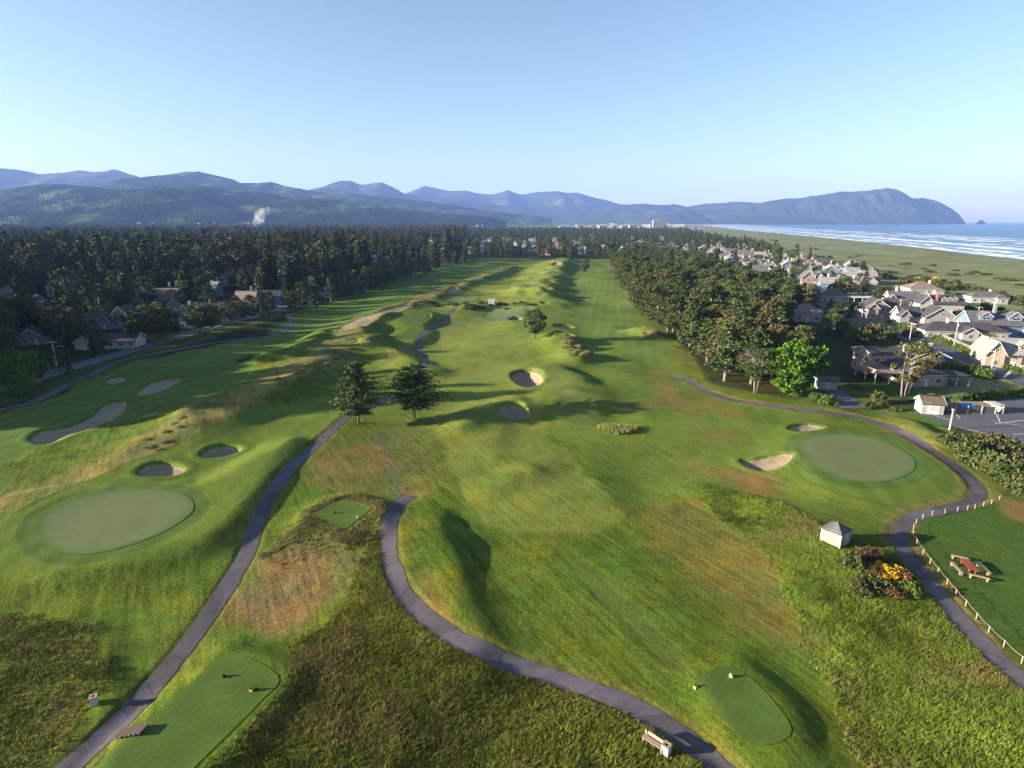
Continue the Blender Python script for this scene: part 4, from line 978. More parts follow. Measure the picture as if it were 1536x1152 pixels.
cx_ = ng.nodes.new('ShaderNodeCombineXYZ'); ng.links.new(named('tree_turn', 'FLOAT'), cx_.inputs[2]); ng.links.new(cx_.outputs[0], iop.inputs['Rotation'])
ng.links.new(iop.outputs[0], go.inputs[0])
md = fo.modifiers.new('forest', 'NODES'); md.node_group = ng
print('TREES', len(P), 'instanced', len(fi))

# --- the row of pines along the shaded road, left side of the course (px of the base, px height)
for i, (px, py, hp) in enumerate([(150,534,36),(207,516,48),(222,512,52),(240,510,54),(258,507,42),(300,500,44),(318,497,40),(345,488,36),(360,482,40),(378,480,38),(392,474,36),(440,470,34),(455,462,40),(476,462,46),(470,458,44),(497,455,40),(503,450,38),(520,446,40),(534,445,42),(548,438,38),(560,434,36),(573,430,36),(588,427,33),(600,421,32),(613,419,30),(625,414,28),(640,411,27),(655,407,25),(668,403,24),(682,399,22),(695,396,21),(430,458,32),(408,466,30),(74,560,44),(100,560,30),(60,575,34)]):
    p = G(px, py); plant_tree('roadside_pine', 'dark pine in the row along the shaded road left of the course', 'tree', 'dark' if i < 8 else 'pine', i, p, hgt_m(px, py, hp), rng.uniform(0, 6), 'roadside pines', rng.uniform(0.85, 1.05))
for px, py, hp, lab in ((195,476,80,'tall tapering spruce rising behind the shaded gabled houses'),(287,468,76,'tall spruce standing behind the white shaded house'),(40,505,88,'tall ragged spruce near the left edge above the street lamp'),(140,482,92,'broad tall spruce behind the twin gabled house'),(372,446,48,'slim pale green spruce behind the pink roofed house')):
    p = G(px, py); plant_tree('spruce_tree', lab, 'tree', 'spruce', px, p, hgt_m(px, py, hp), px * 0.1, None, 1.1)

# ------------------------------------------------------------------ bushes and hedges
for i, (px, py, R, h, kd, lab) in enumerate([
 (1278,850,1.9,1.7,'bush','olive gorse bush at the left end of the clump beside the right path'),(1292,885,1.7,1.5,'bush','dark olive bush at the front left of the gorse clump'),
 (1308,862,1.3,1.1,'bush','low dark bush in the middle of the gorse clump'),(1303,838,1.7,1.5,'red','reddish brown bush at the back of the gorse clump'),
 (1330,862,2.0,1.25,'gorse','gorse bush in full yellow flower beside the right path'),(1352,868,1.2,1.2,'red','reddish brown bush right of the yellow flowering gorse'),
 (1340,892,1.3,1.1,'red','small rust coloured bush at the front of the gorse clump'),(1362,890,1.4,1.3,'hedge','fresh green bush at the right end of the gorse clump'),(1322,884,1.4,1.2,'bush','dark green bush at the front of the gorse clump')]):
    plant_bush('gorse_bush' if kd != 'red' else 'shrub', lab, kd, i, G(px, py), R, h, i * 1.3)
for i, (px, py, R, h) in enumerate([(1428,668,2.6,2.4),(1445,676,2.8,2.8),(1462,690,3.0,3.2),(1478,678,3.0,3.4),(1500,684,3.2,3.6),(1485,704,3.0,3.0),(1505,712,3.0,3.3),(1520,728,3.0,3.2),(1537,716,3.4,3.6),(1540,742,2.8,3.0),(1556,735,3.4,3.6)]):
    plant_bush('pine_shrub', 'thick low pine shrub in the hedge between the path and the car park', 'pinebush', i, G(px, py), R, h, i * 2.1, 'pine shrubs beside the car park')
for i, (px, py, R, h, kd, lab) in enumerate([(1240,606,2.2,2.2,'hedge','bright green rounded hedge at the lower right of the bright green tree'),(1222,600,1.8,1.8,'hedge','small green bush under the bright green tree'),
 (1318,606,2.0,3.0,'bush','dark rounded bush left of the open shore pine'),(1300,612,1.6,1.5,'bush','small olive bush at the end of the driveway'),(1345,616,1.4,1.2,'bush','low bush at the foot of the open shore pine'),
 (1455,560,2.6,2.4,'hedge','large yellow green bush behind the carport'),(1476,566,2.8,2.6,'hedge','large bright green bush beside the road bend'),(1437,556,1.8,1.8,'red','rust red bush behind the carport'),(1420,552,2.2,2.0,'hedge','yellow green bush beside the blue cottage'),
 (1285,505,2.6,2.6,'hedge','light green bush at the street corner'),(1268,486,2.0,1.6,'hedge','small green bush beside the street'),(1400,600,2.0,1.5,'hedge','dark clipped hedge below the stone house wall'),(1385,602,2.0,1.6,'hedge','clipped hedge left part below the deck house wall')]):
    plant_bush('shrub', lab, kd, i, G(px, py), R, h, i * 1.7)
hl = resample(np.array([G0(1436, 606), G0(1490, 600), G0(1560, 593)]), 2.2)
for i, q in enumerate(hl): plant_bush('hedge_bush', 'clipped green bush in the hedge row behind the car park', 'hedge', i, (q[0], q[1], gz(*q)), 1.7, 1.9, i * 2.3, 'hedge behind the car park')
hl = resample(np.array([G0(1332, 484), G0(1372, 497), G0(1420, 517), G0(1470, 537), G0(1530, 560)]), 2.6)
for i, q in enumerate(hl): plant_bush('hedge_bush', 'clipped green bush in the long hedge beside the street', 'hedge', i, (q[0], q[1], gz(*q)), 1.7, 1.5, i * 2.3, 'hedge along the street')
for i, (px, py, R, h) in enumerate([(1500,535,3.5,4.5),(1483,522,3.5,4.2),(1450,500,2.8,3.2),(1470,508,2.8,3.2),(1365,505,2.6,3.0),(1290,515,4.2,5.0),(1310,505,4.0,4.8),(1330,508,3.5,4.2),(1440,476,3,3.2),(1455,470,3,3.2)]):
    plant_bush('garden_bush', 'olive green garden bush between the houses behind the street', 'pinebush', i, G(px, py), R, h, i, 'garden bushes between the houses')
gp_ = [(1245,432),(1350,436),(1440,450),(1545,452),(1560,520),(1500,530),(1400,500),(1330,478),(1262,478)]; c_ = 0
for k in range(900):
    if c_ >= 70: break
    q = (rng.uniform(1240, 1560), rng.uniform(430, 532))
    if not inside(np.array([q]), np.array(gp_, float))[0]: continue
    g = G0(*q)
    if any(np.hypot(*(g - hx)) < hr * 1.15 + 2.5 for hx, hr in HOUSE_XY) or seg_dist(g[None, :], ROADW['rroad'], False)[0][0] < 6: continue
    R = rng.uniform(1.6, 3.4); plant_bush('garden_bush', 'olive green garden bush between the houses behind the street', 'pinebush' if k % 3 else 'hedge', k, (g[0], g[1], gz(*g)), R, R * rng.uniform(0.8, 1.3), k, 'garden bushes between the houses'); c_ += 1
# dune shrubs along the edge of the beach grass
cnt = 0
for k in range(2000):
    if cnt >= 120: break
    tt = rng.uniform(0, 1); xs_ = np.interp(tt, [0, .15, .35, .6, 1], [1100, 1160, 1260, 1370, 1545]); yb_ = np.interp(xs_, [1100, 1160, 1260, 1370, 1545], [366, 377, 400, 424, 458])
    q = (xs_, yb_ + rng.normal(0, 5)); g = G0(*q)
    if any(np.hypot(g[0] - t_[0], g[1] - t_[1]) < 9 for t_ in TOWN) or any(np.hypot(*(g - hx)) < hr + 4 for hx, hr in HOUSE_XY): continue
    R = rng.uniform(1.8, 4.2); plant_bush('dune_shrub', 'dark low shrub at the edge of the beach grass behind the houses', 'bush', k, (g[0], g[1], gz(*g)), R, R * rng.uniform(0.6, 0.95), rng.uniform(0, 6), 'shrubs along the edge of the dunes'); cnt += 1
for k in range(26):
    q = (rng.uniform(1120, 1540), 0); yv = np.interp(q[0], [1120, 1536], [360, 424]) + rng.uniform(-5, 6); g = G0(q[0], yv)
    if shore_x(g[1]) - g[0] < 60: continue
    R = rng.uniform(1.6, 4.0); plant_bush('dune_shrub', 'dark low shrub out in the open beach grass', 'bush', k, (g[0], g[1], gz(*g)), R * 1.3, R * 0.6, k, 'shrubs out in the beach grass')
for k, (px, py) in enumerate([(1378,419),(1386,420),(1394,420),(1402,419)]):
    plant_bush('gorse_bush', 'yellow flowering gorse at the edge of the beach grass', 'gorse', k, G(px, py), 3.4, 2.0, k, 'yellow gorse at the beach grass')
# wild grass clumps and dune scrub on the course
def reeds(R1, R2, n, h):
    a = rng.uniform(0, 6.28, n); r = np.sqrt(rng.uniform(0, 1, n)) * (1 + 0.15 * np.sin(a * 3)); P_ = np.c_[np.cos(a) * r * R1, np.sin(a) * r * R2, np.zeros(n)]
    an = rng.uniform(0, 6.28, n); w_ = 0.10; l_ = h * rng.uniform(0.5, 1.15, n); ln = rng.normal(0, 0.28, (n, 2))
    d = np.c_[np.cos(an), np.sin(an), 0 * an] * w_; tip = np.c_[ln * l_[:, None], l_]
    V = np.stack([P_ - d, P_ + d, P_ + tip], 1).reshape(-1, 3); return V, np.arange(3 * n).reshape(n, 3)
V, F = reeds(4.0, 2.5, 2600, 0.85); p = G(927, 645); V[:, 2] += ground_z(V[:, 0] + p.x, V[:, 1] + p.y) - p.z
o = np_mesh('grass_clump', V, F, M['reed']); o.location = p; tag(o, 'oval clump of tall pale grass alone on the right fairway', 'grass clump')
def scrub(pts, n, w, lab, kd='bush', Rr=(0.9, 2.0), hf=0.7, grp=None):
    ln = catmull(P0(pts), 8)
    for k in range(n):
        q = ln[int(rng.integers(0, len(ln)))] + rng.normal(0, w, 2); R = rng.uniform(*Rr)
        plant_bush('scrub', lab, kd, k, (q[0], q[1], gz(*q)), R, R * hf, rng.uniform(0, 6), grp)
BUSH['reed'] = [(bush(2.0, 2.0, M['reed'], leaf=0.26), stems(2.0, 1.5))]
scrub([(842,515),(856,530),(872,545)], 22, 1.7, 'pale scrub clump on the shadowed mound beside the round tree', 'reed', (0.9, 1.8), 0.8, 'scrub on the mound by the round tree')
scrub([(970,503),(984,508)], 10, 1.6, 'pale scrub clump on the small mound before the tree belt', 'reed', (0.9, 1.7), 0.75, 'scrub on the small right mound')
scrub([(425,592),(450,578),(475,560),(505,540),(545,522)], 30, 1.7, 'low olive scrub on the dune ridge behind the two pines', 'reed', (0.8, 1.6), 0.55, 'scrub on the dune ridge')
scrub([(205,690),(250,662),(290,632)], 9, 1.6, 'low grass clump standing for shaded rough on the lower dune ridge left of the bunkers', 'reed', (0.6, 1.1), 0.4, 'scrub on the lower dune ridge')  # pale grass clumps stand in for dark shading on the rough ridge
scrub([(668,458),(700,463),(725,462)], 16, 5.0, 'dark scrub left of the white hut on the far ridge', 'bush', (1.2, 2.6), 0.6, 'scrub left of the white hut')
scrub([(745,459),(780,461),(815,463)], 24, 5.0, 'green scrub right of the white hut on the far ridge', 'hedge', (1.0, 2.2), 0.6, 'scrub right of the white hut')
scrub([(365,545),(378,538)], 5, 1.0, 'green scrub at the corner of the shaded fairway', 'hedge', (1.0, 1.8), 0.6, 'scrub at the shaded fairway')

# ------------------------------------------------------------------ tall rough: blades on the wild parts
m, nt, b, _ = new_mat('tall_grass_blades'); M['blades'] = m
at = nd(nt, 'ShaderNodeAttribute', attribute_name='blade'); lk(nt, at.outputs['Color'], b.inputs['Base Color']); b.inputs['Roughness'].default_value = 0.9; b.inputs['Specular IOR Level'].default_value = 0.05
def tall_grass(polys, dens, h, base, dry, name='tall_grass'):
    Vs = []; Cs = []
    for key in polys:
        poly = catmull(P0(TALLPOLY[key]), 4, True); x0, y0 = poly.min(0) - 1.2; x1, y1 = poly.max(0) + 1.2; y0 = max(y0, 24)
        n = int((x1 - x0) * (y1 - y0) * dens); Q = np.c_[rng.uniform(x0, x1, n), rng.uniform(y0, y1, n)]
        sq = sdist(Q, poly) + 1.3 * fbm(Q[:, 0] / 2.5, Q[:, 1] / 2.5, 3); Q = Q[rng.random(len(Q)) < smooth(-1.1, 0.9, sq) ** 1.5]
        clump = fbm(Q[:, 0] / 1.3, Q[:, 1] / 1.3, 3); Q = Q[rng.random(len(Q)) < 0.7 + 0.8 * (clump + 0.1)]
        for ln in PATHW.values():
            d, _, _ = seg_dist(Q, ln, False); Q = Q[d > 1.35]
        pd = catmull(P0([(400,835),(450,815),(505,818),(528,840),(515,872),(470,918),(415,945),(362,932),(345,905),(375,870)]), 4, True)
        Q = Q[~((sdist(Q, pd) > 0) & (rng.random(len(Q)) < 0.85))]
        for g in TEW[:3]: Q = Q[sdist(Q, g) < -0.5]
        z = ground_z(Q[:, 0], Q[:, 1]); nq = len(Q); nb = 5
        cl = fbm(Q[:, 0] / 4.5, Q[:, 1] / 4.5, 3); c2 = fbm(Q[:, 0] / 0.9 + 9, Q[:, 1] / 0.9, 2)
        colr = np.array(base) * (1 + 0.9 * cl + 0.6 * c2)[:, None].clip(0.35, 1.9)
        f = smooth(0.05, 0.45, fbm(Q[:, 0] / 6 + 20, Q[:, 1] / 6, 3) + rng.normal(0, 0.12, nq))[:, None]; colr = colr * (1 - f) + np.array(dry) * f
        hs = h * (1 + 0.9 * clump[:0].sum() + 0.8 * fbm(Q[:, 0] / 2.2 + 4, Q[:, 1] / 2.2, 2)).clip(0.4, 1.6)
        for k in range(nb):
            an = rng.uniform(0, 6.28, nq); w_ = 0.032; l_ = hs * rng.uniform(0.5, 1.1, nq); ln = rng.normal(0, 0.42, (nq, 2)) + (0.25, 0.05)
            B = np.c_[Q + rng.normal(0, 0.09, (nq, 2)), z - 0.02]; d = np.c_[np.cos(an), np.sin(an), 0 * an] * w_
            Vs.append(np.stack([B - d, B + d, B + np.c_[ln * l_[:, None], l_ * 0.9]], 1).reshape(-1, 3))
            cc = np.repeat(colr * rng.uniform(0.75, 1.25, nq)[:, None], 3, 0); Cs.append(cc)
    V = np.vstack(Vs); Cc = np.c_[np.vstack(Cs), np.ones(len(V))]
    o = np_mesh(name, V, np.arange(len(V)).reshape(-1, 3), M['blades']); set_attr(o.data, 'blade', Cc); o['kind'] = 'stuff'; print('blades', len(V) // 3)
tall_grass(['teerim'], 34, 0.36, (0.165, 0.165, 0.045), (0.22, 0.17, 0.07))
tall_grass(['mid'], 40, 0.36, (0.104, 0.117, 0.018), (0.165, 0.125, 0.042))
tall_grass(['corner'], 40, 0.30, (0.160, 0.178, 0.032), (0.19, 0.170, 0.052))
tall_grass(['bank'], 34, 0.30, (0.110, 0.150, 0.019), (0.165, 0.140, 0.045))
# ------------------------------------------------------------------ building materials
def shingle(name, c, var=0.3):
    m, nt, b, _ = new_mat(name); v = obco(nt)
    br = nd(nt, 'ShaderNodeTexBrick'); br.inputs['Scale'].default_value = 1.0
    br.inputs['Brick Width'].default_value = 0.5; br.inputs['Row Height'].default_value = 0.28; br.inputs['Mortar Size'].default_value = 0.012
    br.inputs['Color1'].default_value = (*[k * (1 - var) for k in c], 1); br.inputs['Color2'].default_value = (*[min(1, k * (1 + var)) for k in c], 1); br.inputs['Mortar'].default_value = (*[k * 0.45 for k in c], 1)
    mp = nd(nt, 'ShaderNodeSeparateXYZ'); lk(nt, v, mp.inputs[0]); cb = nd(nt, 'ShaderNodeCombineXYZ')
    lk(nt, val(nt, 'ADD', mp.outputs[0], mp.outputs[1]), cb.inputs[0]); lk(nt, mp.outputs[2], cb.inputs[1]); lk(nt, cb.outputs[0], br.inputs['Vector'])
    n = noise(nt, 0.6, 4, 0.6, v); lk(nt, mix(nt, 1.0, br.outputs['Color'], val(nt, 'MULTIPLY_ADD', n, 0.7, 0.65), 'MULTIPLY'), b.inputs['Base Color'])
    b.inputs['Roughness'].default_value = 0.9; return m
WALL = {'mauve': shingle('mauve_shingle_wall', (0.26, 0.205, 0.19)), 'grey': shingle('grey_shingle_wall', (0.25, 0.245, 0.25)), 'white': shingle('white_board_wall', (0.33, 0.325, 0.315), 0.06),
        'cream': shingle('cream_wall', (0.36, 0.29, 0.225), 0.08), 'blue': shingle('blue_grey_wall', (0.13, 0.19, 0.30), 0.15), 'stone': shingle('pinkish_stone_wall', (0.38, 0.28, 0.24), 0.2), 'navy': shingle('dark_blue_wall', (0.05, 0.09, 0.26), 0.15), 'tan': shingle('tan_wall', (0.33, 0.26, 0.20), 0.12)}
ROOF = {'dark': shingle('charcoal_shingle_roof', (0.058, 0.052, 0.058)), 'grey': shingle('grey_shingle_roof', (0.105, 0.098, 0.105)), 'brown': shingle('brown_shingle_roof', (0.125, 0.092, 0.08)), 'tan': shingle('tan_shingle_roof', (0.19, 0.145, 0.13), 0.15), 'red': shingle('red_roof', (0.25, 0.07, 0.05), 0.15), 'pink': shingle('pinkish_roof', (0.33, 0.22, 0.19), 0.15), 'light': shingle('pale_roof', (0.24, 0.225, 0.225), 0.12)}
M['trim'] = plain('white_trim', (0.47, 0.46, 0.44), 0.6, 0.08); M['glass'] = plain('window_glass', (0.035, 0.045, 0.06), 0.12, 0.2, spec=0.6)
M['brick'] = shingle('brick_chimney', (0.30, 0.12, 0.08)); M['wood'] = plain('weathered_wood', (0.40, 0.32, 0.24), 0.8, 0.25, 3, 0.01, stretch=(1, 1, 6))
M['redwood'] = plain('red_stained_wood', (0.25, 0.055, 0.028), 0.55, 0.30, 3, 0.01, stretch=(6, 1, 1)); M['benchwood'] = plain('pale_bench_wood', (0.30, 0.22, 0.165), 0.7, 0.25, 4, 0.01)
M['metal'] = plain('galvanised_metal', (0.45, 0.45, 0.45), 0.45, 0.15, metal=0.6); M['pole'] = plain('pale_pole_wood', (0.40, 0.34, 0.28), 0.8, 0.2, 3, stretch=(3, 3, 0.3)); M['deck'] = plain('red_deck_boards', (0.30, 0.13, 0.09), 0.8, 0.2, stretch=(8, 1, 1))
M['bluebin'] = plain('blue_plastic', (0.02, 0.16, 0.62), 0.45, 0.1); M['rope'] = plain('pale_rope', (0.42, 0.38, 0.29), 0.9, 0.1); M['black'] = plain('dark_opening', (0.015, 0.014, 0.014), 0.9, 0.1)
M['concrete'] = plain('concrete_box', (0.40, 0.38, 0.36), 0.85, 0.2, 3); M['screen'] = plain('dark_mesh_fence', (0.10, 0.095, 0.10), 0.8, 0.2, 4); M['carpaint'] = plain('white_car_paint', (0.62, 0.64, 0.66), 0.25, 0.04, spec=0.5); M['tyre'] = plain('black_tyre', (0.02, 0.02, 0.02), 0.8, 0.1)
M['yellow'] = plain('yellow_marker', (0.62, 0.50, 0.10), 0.6, 0.1)

def roof_slab(mb, a, b, c, d, t):
    """quad a-b (eaves) c-d (ridge) thickened upward along its normal"""
    a, b, c, d = (Vector(q) for q in (a, b, c, d)); n = (b - a).cross(d - a)
    if n.length < 1e-6: n = (c - b).cross(a - b)
    n.normalize()
    if n.z < 0: n = -n
    pts = [a, b, c] if (c - d).length < 1e-4 else [a, b, c, d]
    mb.prism([tuple(p) for p in pts], tuple(n * t))
def block(parts, cx, cy, w, d, h, roof, rise, ov=0.5, z0=0.0):
    """walls and roof of one volume; cy is the front face"""
    wm, rm, tm = parts; x0, x1, y0, y1 = cx - w / 2, cx + w / 2, cy, cy + d; zt = z0 + h; T = 0.22
    base = [(x0, y0), (x1, y0), (x1, y1), (x0, y1)]
    zb = z0 - (1.2 if z0 == 0 else 0.0)
    for i in range(4):
        p, q = base[i], base[(i + 1) % 4]; top = [(q[0], q[1], zt), (p[0], p[1], zt)]
        if roof == 'gy' and i in (0, 2): top = [top[0], (cx, p[1], zt + rise - 0.02), top[1]]
        if roof == 'gx' and i in (1, 3): top = [top[0], (p[0], (y0 + y1) / 2, zt + rise - 0.02), top[1]]
        F = [(p[0], p[1], zb), (q[0], q[1], zb)] + top; wm.add(F, [tuple(range(len(F)))])
    if roof == 'gy':
        k = rise / (w / 2)
        for s in (-1, 1):
            xe = cx + s * (w / 2 + ov); ze = zt - k * ov; roof_slab(rm, (xe, y0 - ov, ze), (xe, y1 + ov, ze), (cx, y1 + ov, zt + rise), (cx, y0 - ov, zt + rise), T)
            for yy in (y0 - ov, y1 + ov): tm.prism([(xe, yy, ze - 0.12), (xe, yy, ze + 0.26), (cx, yy, zt + rise + 0.30), (cx, yy, zt + rise - 0.08)], (0, 0.07 * (1 if yy > y0 else -1), 0))
    elif roof == 'gx':
        k = rise / (d / 2); ym = (y0 + y1) / 2
        for s in (-1, 1):
            ye = ym + s * (d / 2 + ov); ze = zt - k * ov; roof_slab(rm, (x0 - ov, ye, ze), (x1 + ov, ye, ze), (x1 + ov, ym, zt + rise), (x0 - ov, ym, zt + rise), T)
            for xx in (x0 - ov, x1 + ov): tm.prism([(xx, ye, ze - 0.12), (xx, ye, ze + 0.26), (xx, ym, zt + rise + 0.30), (xx, ym, zt + rise - 0.08)], (0.07 * (1 if xx > x0 else -1), 0, 0))
    elif roof == 'hip':
        o = ov; X0, X1, Y0, Y1 = x0 - o, x1 + o, y0 - o, y1 + o; m_ = min(X1 - X0, Y1 - Y0) / 2; zr = zt + rise; ze = zt - 0.05
        if X1 - X0 >= Y1 - Y0: r0, r1 = (X0 + m_, (Y0 + Y1) / 2, zr), (X1 - m_, (Y0 + Y1) / 2, zr); L = [((X0, Y0), (X1, Y0), r1, r0), ((X1, Y1), (X0, Y1), r0, r1), ((X1, Y0), (X1, Y1), r1, r1), ((X0, Y1), (X0, Y0), r0, r0)]
        else: r0, r1 = ((X0 + X1) / 2, Y0 + m_, zr), ((X0 + X1) / 2, Y1 - m_, zr); L = [((X0, Y0), (X1, Y0), r0, r0), ((X1, Y1), (X0, Y1), r1, r1), ((X1, Y0), (X1, Y1), r1, r0), ((X0, Y1), (X0, Y0), r0, r1)]
        for a, b, c, d_ in L: roof_slab(rm, (*a, ze), (*b, ze), c, d_, T)
        tm.prism([(X0, Y0 - 0.03, ze - 0.12), (X1, Y0 - 0.03, ze - 0.12), (X1, Y0 - 0.03, ze + 0.16), (X0, Y0 - 0.03, ze + 0.16)], (0, 0.06, 0)); tm.prism([(X0 - 0.03, Y0, ze - 0.12), (X0 - 0.03, Y1, ze - 0.12), (X0 - 0.03, Y1, ze + 0.16), (X0 - 0.03, Y0, ze + 0.16)], (0.06, 0, 0))
    else:
        rm.box((cx, (y0 + y1) / 2, zt + 0.12), (w + 2 * ov, d + 2 * ov, 0.24))
def add_window(t, c, w, h, face):
    """face: 's' south (-y) or 'w' west (-x)"""
    f = MB(); g = MB()
    if face == 's':
        for dx, dz, ww, hh_ in ((0, h / 2, w + .16, .12), (0, -h / 2, w + .24, .12), (-w / 2, 0, .1, h - .1), (w / 2, 0, .1, h - .1), (0, 0, .05, h - .1)): f.box((c[0] + dx, c[1] - 0.05, c[2] + dz), (ww, .10, hh_))
        g.box((c[0], c[1] - 0.02, c[2]), (w - .08, .05, h - .1))
    else:
        for dy, dz, ww, hh_ in ((0, h / 2, w + .16, .12), (0, -h / 2, w + .24, .12), (-w / 2, 0, .1, h - .1), (w / 2, 0, .1, h - .1), (0, 0, .05, h - .1)): f.box((c[0] - 0.05, c[1] + dy, c[2] + dz), (.10, ww, hh_))
        g.box((c[0] - 0.02, c[1], c[2]), (.05, w - .08, h - .1))
    fo_ = f.build('window', M['trim'], t); g.build('pane', M['glass'], fo_)
def house(label, loc, rz, blocks, wall, roof, chim=(), win=True, group=None, cat='house', door=True, name='house', trim=True, dormers=(), spacing=3.1):
    t = thing(name, label, cat, loc, rz, group); parts = (MB(), MB(), MB())
    for b in blocks: block(parts, *b[:7], *(b[7:] if len(b) > 7 else ()))
    for (dx, dy, dz, dw) in dormers: block(parts, dx, dy, dw, 3.0, 1.4, 'gy', dw * 0.4, 0.25, dz)
    wo_ = parts[0].build('wall', WALL[wall], t); ro = parts[1].build('roof', ROOF[roof], t)
    if trim and parts[2].v: parts[2].build('trim', M['trim'], t)
    for (x, y, z, hh_, mt) in chim: c_ = MB(); c_.box((x, y, z), (0.9, 0.9, hh_)); c_.box((x, y, z + hh_ / 2 + 0.1), (1.1, 1.1, 0.2)); c_.build('chimney', M[mt], ro)
    if win:
        for bi, b in enumerate(blocks):
            cx, cy, w, d, h = b[:5]; z0 = b[8] if len(b) > 8 else 0.0
            for st in range(max(1, int(h / 2.6))):
                zc = z0 + 1.55 + 2.7 * st
                n = max(1, int(w / spacing))
                for k in range(n):
                    x = cx - w / 2 + (k + .5) * w / n
                    if any(o is not b and abs(x - o[0]) < o[2] / 2 and o[1] < cy - 0.05 and o[1] + o[3] > cy - 0.3 and o[4] > h - 1 for o in blocks): continue
                    if door and bi == 0 and st == 0 and k == n // 2:
                        dm = MB(); dm.box((x, cy - 0.04, 1.05), (1.05, 0.08, 2.1)); do = dm.build('door', M['trim'] if wall not in ('white', 'cream') else M['concrete'], t)
                        km = MB(); km.box((x + 0.38, cy - 0.11, 1.0), (0.08, 0.06, 0.14)); km.build('handle', M['metal'], do); continue
                    add_window(t, (x, cy, zc), 1.35, 1.35, 's')
                n = max(1, int(d / (spacing + 0.6)))
                for k in range(n):
                    y = cy + (k + .5) * d / n; x = cx - w / 2
                    if any(o is not b and o[1] < y < o[1] + o[3] and o[0] - o[2] / 2 < x - 0.05 < o[0] + o[2] / 2 for o in blocks): continue
                    add_window(t, (x, y, zc), 1.35, 1.35, 'w')
            if b[5] == 'gy' and b[6] > 2.2: add_window(t, (cx, cy, z0 + h + b[6] * 0.32), 1.0, 1.0, 's')
        for (dx, dy, dz, dw) in dormers: add_window(t, (dx, dy, dz + 0.75), dw * 0.62, 0.9, 's')
    return t
def HL(px, py): return G(px, py)
RZ = -0.19
t = house('big mauve shingled house with twin white trimmed front gables beside the street', HL(1330, 479), RZ, [(-4.2, 0, 8.6, 9, 5.6, 'gy', 3.0), (4.0, 1.2, 8.4, 9, 5.6, 'gx', 3.0), (-6.4, -1.6, 4.2, 1.7, 5.0, 'gy', 2.0)], 'mauve', 'dark')
mb = MB(); mb.box((-9.6, 2.5, 2.8), (1.6, 6, 0.2)); mb.box((-10.35, 2.5, 3.4), (0.08, 6, 0.9)); [mb.box((-10.3, y, 1.2), (0.18, 0.18, 3.0)) for y in (-0.3, 2.5, 5.3)]; mb.build('balcony', M['trim'], t)
house('grey gabled house with tall pale chimney behind the mauve twin gabled house', HL(1357, 463), RZ, [(0, 0, 14, 9, 4.6, 'gx', 3.4), (-6.6, -1.5, 4.6, 2.4, 4.4, 'gy', 2.4)], 'white', 'grey', [(-3.2, 4.5, 8.6, 3.4, 'concrete')])
t = house('large grey shingled house with a long sloping roof and a wide white trimmed gable', HL(1397, 492), RZ, [(2.8, 0, 11.5, 9, 4.4, 'gy', 3.9), (-6.6, 3.5, 8, 9, 4.2, 'gx', 3.2), (-9.4, 2.0, 3.6, 3.2, 4.6, 'gy', 2.0)], 'grey', 'dark', dormers=())
mb = MB(); mb.box((7.8, -1.4, 2.7), (5.5, 2.6, 0.2)); mb.box((7.8, -2.65, 3.2), (5.5, 0.08, 0.9)); [mb.box((x, -2.5, 1.2), (0.2, 0.2, 3.0)) for x in (5.3, 7.8, 10.3)]; mb.build('balcony', M['trim'], t)
house('dark roofed house with white porch columns, brick chimney and a row of dormers', HL(1421, 471), RZ, [(0, 0, 13, 10, 4.6, 'gx', 3.6), (-8.5, 1.5, 6, 8, 4.8, 'gy', 3.2)], 'white', 'dark', [(-4.8, 1.5, 7.4, 3.2, 'brick')], dormers=[(-2.0, 1.2, 5.4, 1.9), (0.4, 1.2, 5.4, 1.9), (2.8, 1.2, 5.4, 1.9)])
house('long low house with a dark hipped roof and a small white gable above the porch', HL(1448, 510), RZ, [(0, 0, 27, 9.5, 3.0, 'hip', 2.7), (0.5, -1.8, 5.2, 4.5, 3.0, 'gy', 1.7)], 'white', 'dark', [(-5, 4, 6.3, 1.6, 'concrete')])
t = house('blue grey house with two steep dormer gables and a tall metal clad chimney', HL(1502, 507), RZ, [(0, 0, 21, 12, 4.8, 'gx', 4.2), (9.2, -2.2, 6, 4, 4.2, 'gy', 2.6)], 'blue', 'grey', [(-1.8, 4.4, 10.2, 3.6, 'metal')], dormers=[(-5.5, 1.4, 6.2, 4.2), (4.2, 1.4, 6.2, 4.4)])
house('pale two storey house with a wide hipped grey roof near the beach grass', HL(1386, 449), RZ, [(0, 0, 15, 13, 5.6, 'hip', 3.4), (6.4, -1.8, 4.2, 3, 5.0, 'hip', 1.2)], 'white', 'tan', [(3.5, 5, 8.6, 2.6, 'concrete')])
house('long low white house with a grey hipped roof beside the beach grass', HL(1482, 455), RZ, [(0, 0, 16, 8, 3.2, 'hip', 2.5), (5.2, -2.6, 5, 4, 3.0, 'hip', 1.6)], 'white', 'grey', [(2, 4, 6.0, 1.4, 'concrete')])
t = house('cream gabled house with white doors at the right edge by the street corner', HL(1518, 552), RZ - 0.1, [(0, 0, 10.5, 9, 4.2, 'gx', 3.9), (-5.0, -0.8, 4.8, 10.4, 4.2, 'gy', 3.6)], 'cream', 'light', dormers=[(2.2, 0.8, 5.2, 2.6)])
house('small house with a pale tan hipped roof half hidden by the pine belt', HL(1211, 483), RZ, [(0, 0, 10.5, 9.5, 4.4, 'hip', 2.7)], 'tan', 'tan')
t = house('low white house with a brown hipped roof and a pale blue carport on its right', HL(1252, 453), RZ, [(0, 0, 14, 11, 3.2, 'hip', 3.4)], 'white', 'brown')
